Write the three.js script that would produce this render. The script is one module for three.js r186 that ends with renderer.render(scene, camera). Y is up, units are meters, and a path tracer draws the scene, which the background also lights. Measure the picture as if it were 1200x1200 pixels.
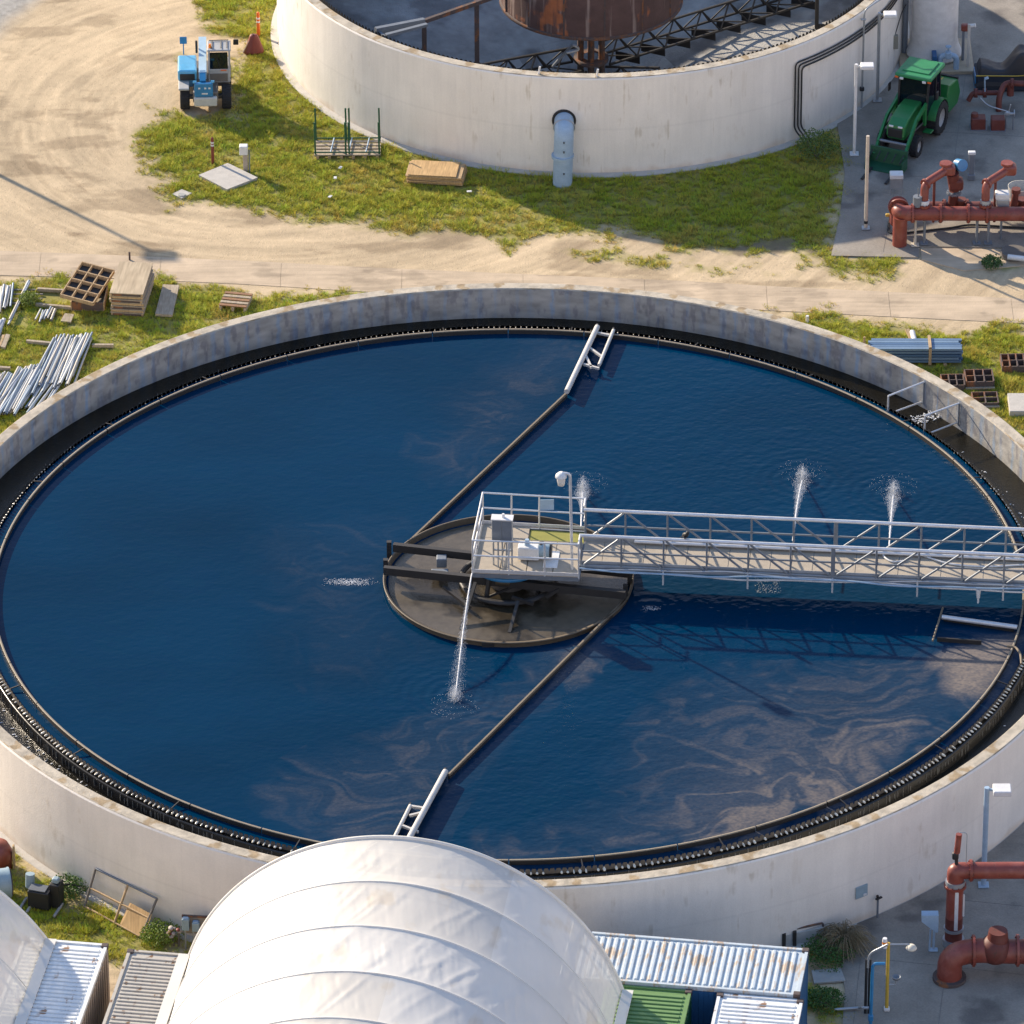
import * as THREE from 'three';
import { mergeGeometries } from 'three/addons/utils/BufferGeometryUtils.js';
import { RoundedBoxGeometry } from 'three/addons/geometries/RoundedBoxGeometry.js';

// ---------------------------------------------------------------- camera, sky, sun, exposure
const scene = new THREE.Scene();
const FOCAL = 8365, TILT = 30.41 * Math.PI / 180, DIST = 211.5, AIM = [0.113, 2.69, -3.79];
const camera = new THREE.PerspectiveCamera(2 * Math.atan(600 / FOCAL) * 180 / Math.PI, 1, 1, 2000);
camera.position.set(AIM[0], AIM[1] + DIST * Math.sin(TILT), AIM[2] + DIST * Math.cos(TILT));
camera.up.set(0.0037, 1, 0);
camera.lookAt(...AIM);

const SUN_EL = 25 * Math.PI / 180, SUN_AZ = [-0.70, -0.714];          // low sun beyond and to one side
const SUN = new THREE.Vector3(SUN_AZ[0] * Math.cos(SUN_EL), Math.sin(SUN_EL), SUN_AZ[1] * Math.cos(SUN_EL)).normalize();
const sun = new THREE.DirectionalLight(0xffffff, 5);
sun.color.setRGB(1.0, 0.85, 0.66);
sun.position.copy(SUN).multiplyScalar(120);
sun.castShadow = true; sun.shadow.mapSize.set(4096, 4096); sun.shadow.radius = 1.5;
Object.assign(sun.shadow.camera, { left: -55, right: 55, top: 55, bottom: -55, near: 1, far: 300 });
scene.add(sun, sun.target);

{ // clear evening-blue sky: pale at the horizon, deeper overhead, a soft warm glow round the sun
  const W = 512, H = 256, d = new Float32Array(W * H * 4);
  for (let j = 0; j < H; j++) for (let i = 0; i < W; i++) {
    const el = ((j + 0.5) / H - 0.5) * Math.PI, az = ((i + 0.5) / W - 0.5) * 2 * Math.PI;
    const x = Math.cos(el) * Math.cos(az), y = Math.sin(el), z = Math.cos(el) * Math.sin(az);
    const t = Math.pow(Math.max(0, y), 0.28), c = x * SUN.x + y * SUN.y + z * SUN.z;
    const g = Math.pow(Math.max(0, c), 12) * 0.55;
    const k = (i + j * W) * 4;
    d[k] = 1.32 + (0.05 - 1.32) * t + g; d[k + 1] = 1.12 + (0.17 - 1.12) * t + g * 0.85; d[k + 2] = 0.92 + (0.40 - 0.92) * t + g * 0.6; d[k + 3] = 1;
  }
  const sky = new THREE.DataTexture(d, W, H, THREE.RGBAFormat, THREE.FloatType);
  sky.mapping = THREE.EquirectangularReflectionMapping; sky.magFilter = THREE.LinearFilter; sky.needsUpdate = true;
  scene.background = sky; scene.environment = sky;
}
const renderer = new THREE.WebGLRenderer({ antialias: true });
renderer.toneMapping = THREE.LinearToneMapping;
renderer.toneMappingExposure = 1.7;
renderer.shadowMap.enabled = true; renderer.shadowMap.type = THREE.PCFSoftShadowMap;

// ---------------------------------------------------------------- helpers
const V = (x, y, z) => new THREE.Vector3(x, y, z);
camera.updateMatrixWorld();
const CX = new THREE.Vector3(), CY = new THREE.Vector3(), CZ = new THREE.Vector3();
camera.matrixWorld.extractBasis(CX, CY, CZ);
function P(px, py, h = 0) {                                    // a pixel of the photograph to the point at height h under it
  const d = CX.clone().multiplyScalar(px - 600).addScaledVector(CY, 600 - py).addScaledVector(CZ, -FOCAL);
  return camera.position.clone().addScaledVector(d, (h - camera.position.y) / d.y);
}
let seed = 12345;
const rnd = () => { seed = (Math.imul(seed, 1664525) + 1013904223) >>> 0; return seed / 4294967296; };
const rr = (a, b) => a + (b - a) * rnd();
const sstep = (a, b, x) => { const t = Math.min(1, Math.max(0, (x - a) / (b - a))); return t * t * (3 - 2 * t); };
const mix = (a, b, t) => a + (b - a) * t;
function h2(x, y, s) { let n = Math.imul(x, 374761393) + Math.imul(y, 668265263) + Math.imul(s, 974634211); n = Math.imul(n ^ (n >>> 13), 1274126177); return ((n ^ (n >>> 16)) >>> 0) / 4294967296; }
function vn(x, y, s = 0, wx = 0, wy = 0) {                      // value noise; wx, wy: period in cells (0: none)
  const xi = Math.floor(x), yi = Math.floor(y); let fx = x - xi, fy = y - yi; fx = fx * fx * (3 - 2 * fx); fy = fy * fy * (3 - 2 * fy);
  const m = (a, w) => w ? ((a % w) + w) % w : a;
  const x0 = m(xi, wx), x1 = m(xi + 1, wx), y0 = m(yi, wy), y1 = m(yi + 1, wy);
  const a = h2(x0, y0, s), b = h2(x1, y0, s), c = h2(x0, y1, s), e = h2(x1, y1, s);
  return a + (b - a) * fx + (c - a) * fy + (a - b - c + e) * fx * fy;
}
function fbm(x, y, o = 4, s = 0, w = 0, wy = w) { let r = 0, a = 0.5, n = 0; for (let i = 0; i < o; i++) { r += a * vn(x, y, s + i * 17, w, wy); n += a; a *= 0.5; x *= 2; y *= 2; w *= 2; wy *= 2; } return r / n; }

const toS = (c) => 255 * (c <= 0.0031308 ? 12.92 * c : 1.055 * Math.pow(Math.min(1, c), 1 / 2.4) - 0.055);
function tex(w, h, fn, colour = true) {                        // fn(u, v) in 0..1 gives linear [r, g, b] or one grey value
  const d = new Uint8Array(w * h * 4);
  for (let j = 0; j < h; j++) for (let i = 0; i < w; i++) {
    const c = fn((i + 0.5) / w, (j + 0.5) / h, i, j), k = (i + j * w) * 4;
    if (typeof c === 'number') { const q = Math.max(0, Math.min(255, colour ? toS(c) : c * 255)); d[k] = d[k + 1] = d[k + 2] = q; }
    else for (let q = 0; q < 3; q++) d[k + q] = Math.max(0, Math.min(255, colour ? toS(Math.max(0, c[q])) : c[q] * 255));
    d[k + 3] = 255;
  }
  const t = new THREE.DataTexture(d, w, h); t.magFilter = THREE.LinearFilter; t.minFilter = THREE.LinearMipmapLinearFilter; t.generateMipmaps = true;
  t.wrapS = t.wrapT = THREE.RepeatWrapping; if (colour) t.colorSpace = THREE.SRGBColorSpace; t.needsUpdate = true; return t;
}
const rep = (t, sx, sy = sx) => { const c = t.clone(); c.repeat.set(1 / sx, 1 / sy); c.needsUpdate = true; return c; };   // one tile spans sx by sy metres

// tiles shared by many materials
const T_GRAIN = tex(512, 512, (u, v) => 0.66 + 0.34 * (0.6 * fbm(u * 8, v * 8, 5, 3, 8) + 0.4 * fbm(u * 64, v * 64, 2, 9, 64)));
const T_BUMP = tex(512, 512, (u, v) => 0.5 * fbm(u * 8, v * 8, 5, 21, 8) + 0.5 * fbm(u * 64, v * 64, 2, 29, 64), false);
const T_RUST = tex(512, 512, (u, v) => {
  const a = fbm(u * 6, v * 6, 5, 41, 6), b = fbm(u * 24, v * 6, 4, 47, 24, 6), k = sstep(0.48, 0.66, a * 0.6 + b * 0.4), g = 0.75 + 0.35 * fbm(u * 50, v * 50, 2, 51, 50);
  return [mix(0.10, 0.24, k) * g, mix(0.075, 0.10, k) * g, mix(0.07, 0.045, k) * g];
});
const T_WOOD = tex(256, 512, (u, v) => { const g = fbm(u * 40, v * 4, 4, 61, 40, 4), k = fbm(u * 5, v * 3, 3, 67, 5, 3); return [0.95 * (0.5 + 0.5 * g) * (0.75 + 0.35 * k), 0.9 * (0.5 + 0.5 * g) * (0.72 + 0.38 * k), 0.85 * (0.48 + 0.5 * g) * (0.68 + 0.4 * k)]; });
const T_REDWEAR = tex(512, 512, (u, v) => {                    // brick-red paint, faded on top of chips and rust spots
  const a = fbm(u * 7, v * 7, 5, 91, 7), b = fbm(u * 26, v * 26, 3, 93, 26), k = sstep(0.58, 0.70, a * 0.45 + b * 0.55) * 0.8, f = sstep(0.45, 0.7, fbm(u * 4, v * 4, 4, 97, 4)), g = 0.85 + 0.3 * b;
  return [mix(mix(0.225, 0.26, f), 0.13, k) * g, mix(mix(0.050, 0.075, f), 0.045, k) * g, mix(mix(0.032, 0.055, f), 0.028, k) * g];
});
const T_PAINTWEAR = tex(512, 512, (u, v) => {                  // pale paint with rust spots and runs
  const a = fbm(u * 7, v * 7, 5, 71, 7), r = fbm(u * 30, v * 5, 4, 77, 30, 5), k = sstep(0.60, 0.72, a) * sstep(0.42, 0.62, r), g = 0.82 + 0.18 * fbm(u * 40, v * 10, 3, 79, 40, 10);
  return [mix(g, 0.36, k), mix(g, 0.20, k), mix(g, 0.11, k)];
});

function mat(r, g, b, o = {}) {
  const { grain = 1.2, bump = 0, bumpSize = 0.6, tile, tileSize = 1.5, ...x } = o;
  const m = new THREE.MeshPhysicalMaterial({ roughness: 0.7, ...x });
  m.color.setRGB(r, g, b);
  if (tile) m.map = rep(tile, tileSize); else if (grain) m.map = rep(T_GRAIN, grain);
  if (bump) { m.bumpMap = rep(T_BUMP, bumpSize); m.bumpScale = bump; }
  return m;
}
const M = {
  white: mat(0.80, 0.80, 0.79, { roughness: 0.45 }),
  galv: mat(0.46, 0.49, 0.52, { metalness: 0.55, roughness: 0.42 }),
  galvDullShade: mat(0.23, 0.26, 0.30, { metalness: 0.35, roughness: 0.6 }),  // dull zinc, darkened and blued to hold the shade on the truss members
  rail: mat(0.80, 0.80, 0.80, { metalness: 0.35, roughness: 0.38 }),
  deck: mat(0.44, 0.38, 0.30, { roughness: 0.85, bump: 0.004 }),
  steel: mat(0.20, 0.18, 0.16, { roughness: 0.6, metalness: 0.3 }),
  dark: mat(0.035, 0.032, 0.03, { roughness: 0.55 }),
  black: mat(0.02, 0.021, 0.024, { roughness: 0.5 }),
  rubber: mat(0.028, 0.028, 0.03, { roughness: 0.85, bump: 0.01, bumpSize: 0.2 }),
  rust: mat(1, 1, 1, { tile: T_RUST, tileSize: 2, roughness: 0.85, bump: 0.006 }),
  red: mat(1, 1, 1, { tile: T_REDWEAR, tileSize: 1.7, roughness: 0.42, bump: 0.002 }),
  redDark: mat(0.58, 0.58, 0.62, { tile: T_REDWEAR, tileSize: 1.3, roughness: 0.6 }),
  green: mat(0.022, 0.20, 0.05, { roughness: 0.4, clearcoat: 0.15, grain: 0.5 }),
  greenRoof: mat(0.03, 0.26, 0.10, { roughness: 0.45 }),
  greenDark: mat(0.015, 0.10, 0.05, { roughness: 0.5 }),
  yellow: mat(0.62, 0.42, 0.06, { roughness: 0.5 }),
  orange: mat(0.85, 0.16, 0.02, { roughness: 0.5 }),
  maroon: mat(0.22, 0.04, 0.03, { roughness: 0.55 }),
  blue: mat(0.03, 0.23, 0.48, { roughness: 0.35, clearcoat: 0.3 }),
  blueLight: mat(0.12, 0.45, 0.72, { roughness: 0.35, clearcoat: 0.3 }),
  blueGrey: mat(0.38, 0.52, 0.66, { roughness: 0.5 }),
  blueBox: mat(0.02, 0.11, 0.27, { roughness: 0.5 }),
  motor: mat(0.33, 0.45, 0.52, { roughness: 0.45 }),
  cabGrey: mat(0.46, 0.46, 0.45, { roughness: 0.5 }),
  glass: new THREE.MeshPhysicalMaterial({ color: 0x0a1622, roughness: 0.06, ior: 1.5 }),
  wood: mat(0.62, 0.46, 0.28, { tile: T_WOOD, tileSize: 0.8, roughness: 0.8 }),
  woodGrey: mat(0.52, 0.46, 0.38, { tile: T_WOOD, tileSize: 0.9, roughness: 0.85 }),
  plywood: mat(0.68, 0.47, 0.24, { tile: T_WOOD, tileSize: 1.2, roughness: 0.8 }),
  concrete: mat(0.55, 0.52, 0.47, { roughness: 0.9, bump: 0.006 }),
  concreteGrey: mat(0.40, 0.40, 0.38, { roughness: 0.9, bump: 0.006 }),
  amber: mat(0.9, 0.25, 0.02, { roughness: 0.3, grain: 0 }),
  tarp: mat(0.03, 0.03, 0.035, { roughness: 0.55 }),
};

// geometry
function uvMetres(g) {                                          // box-projected uv, in metres
  g = g.index ? g.toNonIndexed() : g;
  const p = g.attributes.position, uv = new Float32Array(p.count * 2), a = V(), b = V(), c = V(), n = V(), e = V();
  for (let i = 0; i < p.count; i += 3) {
    a.fromBufferAttribute(p, i); b.fromBufferAttribute(p, i + 1); c.fromBufferAttribute(p, i + 2);
    n.subVectors(b, a).cross(e.subVectors(c, a)); const X = Math.abs(n.x), Y = Math.abs(n.y), Z = Math.abs(n.z);
    [a, b, c].forEach((q, k) => { const o = (i + k) * 2; if (Y >= X && Y >= Z) { uv[o] = q.x; uv[o + 1] = q.z; } else if (X >= Z) { uv[o] = q.z; uv[o + 1] = q.y; } else { uv[o] = q.x; uv[o + 1] = q.y; } });
  }
  g.setAttribute('uv', new THREE.BufferAttribute(uv, 2)); return g;
}
const plainGeo = (g) => { g = g.index ? g.toNonIndexed() : g; for (const k of Object.keys(g.attributes)) if (!['position', 'normal'].includes(k)) g.deleteAttribute(k); return g; };
function merge(list) { const l = [list].flat(3); return uvMetres(l.length === 1 ? plainGeo(l[0]) : mergeGeometries(l.map(plainGeo))); }
const used = new Map();
function numbered(n) { const k = used.get(n) ?? 0; used.set(n, k + 1); return k ? `${n}_${String(k).padStart(3, '0')}` : n; }
function mesh(name, geos, m, parent, keepUv = false) {
  const o = new THREE.Mesh(keepUv ? geos : merge(geos), m); o.name = parent ? name : numbered(name); o.castShadow = o.receiveShadow = true;
  (parent ?? scene).add(o); return o;
}
function tag(o, label, category, group, kind) { o.userData.label = label; if (category) o.userData.category = category; if (group) o.userData.group = group; if (kind) o.userData.kind = kind; return o; }
function thing(name, label, category, pos = [0, 0, 0], turn = 0, group) {
  const o = new THREE.Group(); o.name = numbered(name); if (pos.isVector3) o.position.copy(pos); else o.position.set(...pos);
  o.rotation.y = turn; scene.add(o); return tag(o, label, category, group);
}
function structure(name, geos, m, label, keepUv = false) { const o = mesh(name, geos, m, null, keepUv); return tag(o, label, null, null, 'structure'); }
function copy(src, pos, turn, label) { const c = src.clone(); c.name = numbered(src.name.replace(/_\d{3}$/, '')); if (pos) (pos.isVector3 ? c.position.copy(pos) : c.position.set(...pos)); if (turn !== undefined) c.rotation.y = turn; c.userData = { ...src.userData }; if (label) c.userData.label = label; scene.add(c); return c; }

const box = (w, h, d, x = 0, y = 0, z = 0) => new THREE.BoxGeometry(w, h, d).translate(x, y, z);
const rbox = (w, h, d, x = 0, y = 0, z = 0, r = 0.03) => new RoundedBoxGeometry(w, h, d, 2, Math.min(r, w / 2.01, h / 2.01, d / 2.01)).translate(x, y, z);
const cyl = (r0, r1, h, x = 0, y = 0, z = 0, n = 20) => new THREE.CylinderGeometry(r1, r0, h, n).translate(x, y, z);   // r0 at the foot
const UP = V(0, 1, 0);
const vec = (p) => p.isVector3 ? p : V(...p);
function rod(a, b, r, n = 8, r2 = r) {
  a = vec(a); b = vec(b); const d = b.clone().sub(a), L = d.length();
  return new THREE.CylinderGeometry(r2, r, L, n).applyQuaternion(new THREE.Quaternion().setFromUnitVectors(UP, d.normalize())).translate((a.x + b.x) / 2, (a.y + b.y) / 2, (a.z + b.z) / 2);
}
function beam(a, b, w, h) {                                     // box from a to b, w wide (sideways) and h high
  a = vec(a); b = vec(b); const d = b.clone().sub(a), L = d.length(), z = d.normalize();
  let x = new THREE.Vector3().crossVectors(UP, z); if (x.lengthSq() < 1e-6) x.set(1, 0, 0); x.normalize(); const y = new THREE.Vector3().crossVectors(z, x);
  return new THREE.BoxGeometry(w, h, L).applyMatrix4(new THREE.Matrix4().makeBasis(x, y, z)).translate((a.x + b.x) / 2, (a.y + b.y) / 2, (a.z + b.z) / 2);
}
function pipe(points, r, bend = 0.3, n = 12) {                  // tube through points with rounded corners
  const pts = points.map(vec), cp = new THREE.CurvePath(); let from = pts[0];
  for (let i = 1; i < pts.length - 1; i++) {
    const p = pts[i], a = pts[i - 1].clone().sub(p), b = pts[i + 1].clone().sub(p), k = Math.min(bend, a.length() * 0.49, b.length() * 0.49);
    const s = p.clone().addScaledVector(a.normalize(), k), e = p.clone().addScaledVector(b.normalize(), k);
    if (from.distanceTo(s) > 1e-4) cp.add(new THREE.LineCurve3(from, s)); cp.add(new THREE.QuadraticBezierCurve3(s, p.clone(), e)); from = e;
  }
  cp.add(new THREE.LineCurve3(from, pts[pts.length - 1]));
  const g = [];
  for (const c of cp.curves) g.push(new THREE.TubeGeometry(c, c.isLineCurve3 ? 1 : 6, r, n, false));
  const e0 = cp.curves[0].getTangent(0), e1 = cp.curves[cp.curves.length - 1].getTangent(1);
  const cap = (p, t) => new THREE.CircleGeometry(r, n).applyQuaternion(new THREE.Quaternion().setFromUnitVectors(V(0, 0, 1), t)).translate(p.x, p.y, p.z);
  g.push(cap(pts[0], e0.clone().negate()), cap(pts[pts.length - 1], e1)); return g;
}
function disc(p, axis, r, t, n = 20) { p = vec(p); const a = vec(axis).clone().normalize().multiplyScalar(t / 2); return rod(p.clone().sub(a), p.clone().add(a), r, n); }   // flange
function ring(profile, n = 240, a0 = 0, a1 = Math.PI * 2) {     // lathe of [radius, y] points; uv: arc metres at the first radius, length along the profile
  const g = new THREE.LatheGeometry(profile.map(([r, y]) => new THREE.Vector2(r, y)), n, a0, a1 - a0).toNonIndexed();
  return g;
}
function ringUv(profile, n, a0 = 0, a1 = Math.PI * 2) {         // flat-shaded in profile, smooth round; uv in metres round (at radius) and up
  const pos = [], nor = [], uv = [];
  for (let k = 0; k + 1 < profile.length; k++) {
    const [r0, y0] = profile[k], [r1, y1] = profile[k + 1], L = Math.hypot(r1 - r0, y1 - y0), nr = (y1 - y0) / L, ny = -(r1 - r0) / L;
    for (let i = 0; i < n; i++) {
      const A = a0 + (a1 - a0) * i / n, B = a0 + (a1 - a0) * (i + 1) / n, flat = Math.abs(y1 - y0) < 1e-6;
      const q = (r, y, a) => { pos.push(r * Math.sin(a), y, r * Math.cos(a)); nor.push(nr * Math.sin(a), ny, nr * Math.cos(a)); uv.push(a * r0, flat ? r : y); };
      q(r0, y0, A); q(r0, y0, B); q(r1, y1, B); q(r0, y0, A); q(r1, y1, B); q(r1, y1, A);
    }
  }
  const g = new THREE.BufferGeometry(); g.setAttribute('position', new THREE.Float32BufferAttribute(pos, 3)); g.setAttribute('normal', new THREE.Float32BufferAttribute(nor, 3)); g.setAttribute('uv', new THREE.Float32BufferAttribute(uv, 2)); return g;
}
// ---------------------------------------------------------------- the ground
const TANK = { r: 17.15, rim: 3.15, water: 2.52 }, FAR = { x: 2.9, z: -41.13, r: 10.76, rim: 3.54 };
const px2 = (l, h = 0) => l.map(([a, b]) => { const p = P(a, b, h); return [p.x, p.z]; });
function sdPoly(poly, x, z) {                                    // metres inside (+) or outside (-) a polygon
  let d = 1e9, inside = false;
  for (let i = 0, j = poly.length - 1; i < poly.length; j = i++) {
    const [ax, az] = poly[j], [bx, bz] = poly[i], ex = bx - ax, ez = bz - az, wx = x - ax, wz = z - az, t = Math.max(0, Math.min(1, (wx * ex + wz * ez) / (ex * ex + ez * ez)));
    const dx = wx - ex * t, dz = wz - ez * t; d = Math.min(d, dx * dx + dz * dz);
    if ((az > z) !== (bz > z) && x < (bx - ax) * (z - az) / (bz - az) + ax) inside = !inside;
  }
  return (inside ? 1 : -1) * Math.sqrt(d);
}
const GRASS = [
  [[214, -30], [222, 10], [238, 40], [272, 50], [276, 95], [268, 128], [245, 140], [170, 138], [158, 160], [178, 188], [186, 222], [214, 238], [300, 247], [375, 264], [475, 270], [560, 279], [600, 287], [660, 271], [700, 274], [775, 287], [860, 298], [975, 300], [986, 250], [996, 170], [1000, 130], [800, 60], [500, 40], [330, -30]],
  [[-60, 338], [30, 330], [90, 322], [178, 329], [300, 338], [408, 346], [440, 350], [430, 420], [200, 520], [0, 620], [-60, 620]],
  [[905, 362], [1000, 371], [1050, 377], [1110, 384], [1200, 382], [1260, 384], [1260, 640], [1150, 560], [1000, 470]],
  [[968, 304], [1010, 300], [1062, 306], [1052, 318], [1010, 326], [985, 322]],
  [[-60, 960], [20, 985], [60, 1015], [110, 1060], [200, 1090], [235, 1120], [235, 1170], [130, 1130], [60, 1110], [-60, 1100]],
  [[942, 1100], [990, 1102], [1000, 1118], [985, 1137], [942, 1132]],
  [[942, 1158], [985, 1156], [982, 1215], [942, 1215]],
  [[1155, 305], [1200, 306], [1260, 308], [1260, 318], [1180, 318], [1158, 314]],
].map((p) => px2(p));
const SPARSE = [[[640, 292], [760, 300], [900, 306], [960, 310], [940, 328], [860, 322], [760, 312]], [[150, 150], [250, 138], [262, 158], [200, 190], [168, 175]], [[205, -10], [262, 45], [205, 75], [215, 40]]].map((p) => px2(p));
const GX0 = -26, GX1 = 26, GZ0 = -54, GZ1 = 28, FN = 420, FM = 656;
const field = new Float32Array(FN * FM);
for (let j = 0; j < FM; j++) for (let i = 0; i < FN; i++) {
  const x = GX0 + (GX1 - GX0) * i / (FN - 1), z = GZ0 + (GZ1 - GZ0) * j / (FM - 1);
  let d = -9; for (const p of GRASS) d = Math.max(d, sdPoly(p, x, z)); for (const p of SPARSE) d = Math.max(d, Math.min(-0.28, sdPoly(p, x, z) - 0.45));
  field[i + j * FN] = Math.max(-3, Math.min(3, d));
}
function grassAt(x, z) {
  const u = Math.max(0, Math.min(FN - 1.001, (x - GX0) / (GX1 - GX0) * (FN - 1))), v = Math.max(0, Math.min(FM - 1.001, (z - GZ0) / (GZ1 - GZ0) * (FM - 1))), i = u | 0, j = v | 0, a = u - i, b = v - j, k = i + j * FN;
  const d = mix(mix(field[k], field[k + 1], a), mix(field[k + FN], field[k + FN + 1], a), b);
  return sstep(-0.5, 0.75, d + (fbm(x * 0.9, z * 0.9, 4, 5) - 0.5) * 2.2 + (vn(x * 5, z * 5, 8) - 0.5) * 0.35);
}
const MUD = px2([[822, 290], [870, 282], [905, 262], [925, 262], [945, 285], [972, 292], [968, 304], [900, 304], [850, 300]]);
const mud = (x, z) => x < 3 || x > 13 || z < -31 || z > -22 ? 0 : sstep(-0.1, 0.25, sdPoly(MUD, x, z) - 0.35 + (fbm(x * 1.6, z * 1.6, 4, 147) - 0.5) * 1.8) * 0.8;
const PIV = P(330, 140), RUTS = Array.from({ length: 26 }, (_, i) => [5.5 + i * 0.62 + 0.5 * h2(i, 3, 4), (h2(i, 5, 4) - 0.55) * 0.32]);
const T_GROUND = tex(1536, 1792, (u, v) => {
  const x = mix(GX0, GX1, u), z = mix(GZ0, GZ1, v);
  const dx = x - PIV.x, dz = z - PIV.z, r = Math.hypot(dx, dz), th = Math.atan2(dz, dx);
  const tr = fbm(r * 2.6, th * 4, 4, 101), tr2 = fbm(r * 7 + 40, th * 7, 3, 111), n = fbm(x * 0.35, z * 0.35, 4, 121), f = fbm(x * 6, z * 6, 3, 131), sp = h2(Math.floor(x * 33), Math.floor(z * 25), 7);
  const damp = sstep(0.56, 0.72, fbm(x * 0.5 + 9, z * 1.1, 5, 141)) * 0.30 + sstep(0.6, 0.75, tr) * 0.18;
  let b = 0.80 + 0.30 * (tr - 0.5) + 0.22 * (tr2 - 0.5) + 0.35 * (n - 0.5) + 0.16 * (f - 0.5);
  if (sp > 0.985) b *= 0.72; else if (sp < 0.012) b *= 1.2;
  let tk = 0; for (const [rk, s] of RUTS) { const q = (r - rk - 0.7 * (vn(th * 2.5, rk, 95) - 0.5)) / 0.16; if (q * q < 9) tk += s * Math.exp(-q * q) * (0.4 + 0.9 * vn(th * 6, rk * 3, 97)); } b *= 1 + tk;
  let R = 0.605 * b * (1 - damp), G = 0.47 * b * (1 - damp * 1.05), B = 0.30 * b * (1 - damp * 1.1);
  const g = grassAt(x, z);
  if (g > 0.01) { const k = g * (0.75 + 0.25 * fbm(x * 3, z * 3, 3, 151)), q = 0.7 + 0.7 * fbm(x * 4, z * 4, 3, 161); R = mix(R, 0.20 * q, k); G = mix(G, 0.19 * q, k); B = mix(B, 0.03 * q, k); }
  const md = mud(x, z); if (md > 0) { const q = 0.8 + 0.5 * f; R = mix(R, 0.135 * q, md); G = mix(G, 0.105 * q, md); B = mix(B, 0.075 * q, md); }
  // pale gravel track at the far corner
  const gv = sstep(0, 1.2, -(x + 15.6) - 0.55 * (z + 43.5) + 1.0 * (n - 0.5)); if (gv > 0) { const q = 0.30 * (0.7 + 0.6 * f); R = mix(R, q * 1.05, gv); G = mix(G, q, gv); B = mix(B, q * 0.9, gv); }
  return [R, G, B];
});
T_GROUND.wrapS = T_GROUND.wrapT = THREE.ClampToEdgeWrapping;
const T_SOIL = tex(1024, 1024, (u, v) => 0.55 * fbm(u * 10, v * 10, 4, 171, 10) + 0.45 * Math.pow(vn(u * 90, v * 90, 177, 90, 90), 2), false);
{
  const S = new THREE.Shape([[-400, -400], [400, -400], [400, 400], [-400, 400]].map(([a, b]) => new THREE.Vector2(a, b)));
  const hole = new THREE.Path(); hole.absarc(FAR.x, -FAR.z, FAR.r - 0.15, 0, Math.PI * 2, true); S.holes.push(hole);
  const g = new THREE.ShapeGeometry(S, 96).rotateX(-Math.PI / 2), p = g.attributes.position, uv = g.attributes.uv;
  for (let i = 0; i < p.count; i++) uv.setXY(i, (p.getX(i) - GX0) / (GX1 - GX0), (p.getZ(i) - GZ0) / (GZ1 - GZ0));
  const m = new THREE.MeshStandardMaterial({ map: T_GROUND, roughness: 1 }); m.bumpMap = T_SOIL.clone(); m.bumpMap.repeat.set(52 / 3, 82 / 3); m.bumpScale = 0.014;
  structure('ground', g, m, 'sandy ground with tyre tracks and grass edges around the tanks', true);
}
const T_SANDY = tex(1024, 512, (u, v) => { const b = 0.80 + 0.4 * (fbm(u * 12, v * 6, 5, 181, 12, 6) - 0.5) + 0.25 * (fbm(u * 6, v * 40, 3, 187, 6, 40) - 0.5), d = sstep(0.62, 0.75, fbm(u * 8, v * 8, 4, 191, 8)) * 0.22; return [0.60 * b * (1 - d), 0.475 * b * (1 - d), 0.335 * b * (1 - d)]; });
const T_CONC = tex(1024, 1024, (u, v) => { const b = 0.82 + 0.5 * (fbm(u * 8, v * 8, 5, 201, 8) - 0.5), s = sstep(0.52, 0.72, fbm(u * 5, v * 5, 5, 207, 5)) * 0.45, f = 0.9 + 0.2 * vn(u * 200, v * 200, 211, 200, 200); return [0.325 * b * (1 - s) * f, 0.29 * b * (1 - s) * f, 0.245 * b * (1 - s * 0.95) * f]; });
{ // sand-dusted concrete road: slabs butted with thin open joints
  const up = px2([[-80, 291], [125, 299], [300, 306.5], [437, 314], [600, 321], [812, 330], [900, 335.5], [1075, 344], [1280, 355]]), lo = px2([[-80, 321], [125, 326], [300, 334], [437, 343], [600, 349], [812, 358], [900, 364], [1075, 373], [1280, 383]]);
  const m = new THREE.MeshStandardMaterial({ map: rep(T_SANDY, 9, 4), roughness: 1, bumpMap: rep(T_BUMP, 1.2), bumpScale: 0.012 });
  const line = (l, x) => { for (let i = 0; i + 1 < l.length; i++) if (x <= l[i + 1][0] || i + 2 === l.length) { const t = (x - l[i][0]) / (l[i + 1][0] - l[i][0]); return mix(l[i][1], l[i + 1][1], t); } };
  const road = new THREE.Group(); road.name = 'road'; scene.add(road); tag(road, 'sand-dusted concrete road passing behind the large round tank', null, null, 'structure');
  const x0 = -19, x1 = 20, L = 3.9;
  for (let x = x0; x < x1; x += L) {
    const a = x + 0.005, b = x + L - 0.005, pos = [], idx = [], n = 3;
    for (let i = 0; i <= n; i++) { const q = mix(a, b, i / n); pos.push(q, 0.014, line(up, q), q, 0.014, line(lo, q), q, -0.02, line(up, q), q, -0.02, line(lo, q)); if (i < n) { const k = i * 4; idx.push(k, k + 1, k + 4, k + 1, k + 5, k + 4, k + 1, k + 3, k + 5, k + 3, k + 7, k + 5, k, k + 4, k + 2, k + 2, k + 4, k + 6); } }
    const g = new THREE.BufferGeometry(); g.setAttribute('position', new THREE.Float32BufferAttribute(pos, 3)); g.setIndex(idx); const f = g.toNonIndexed(); f.computeVertexNormals();
    mesh('slab', f, m, road);
  }
}
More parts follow.
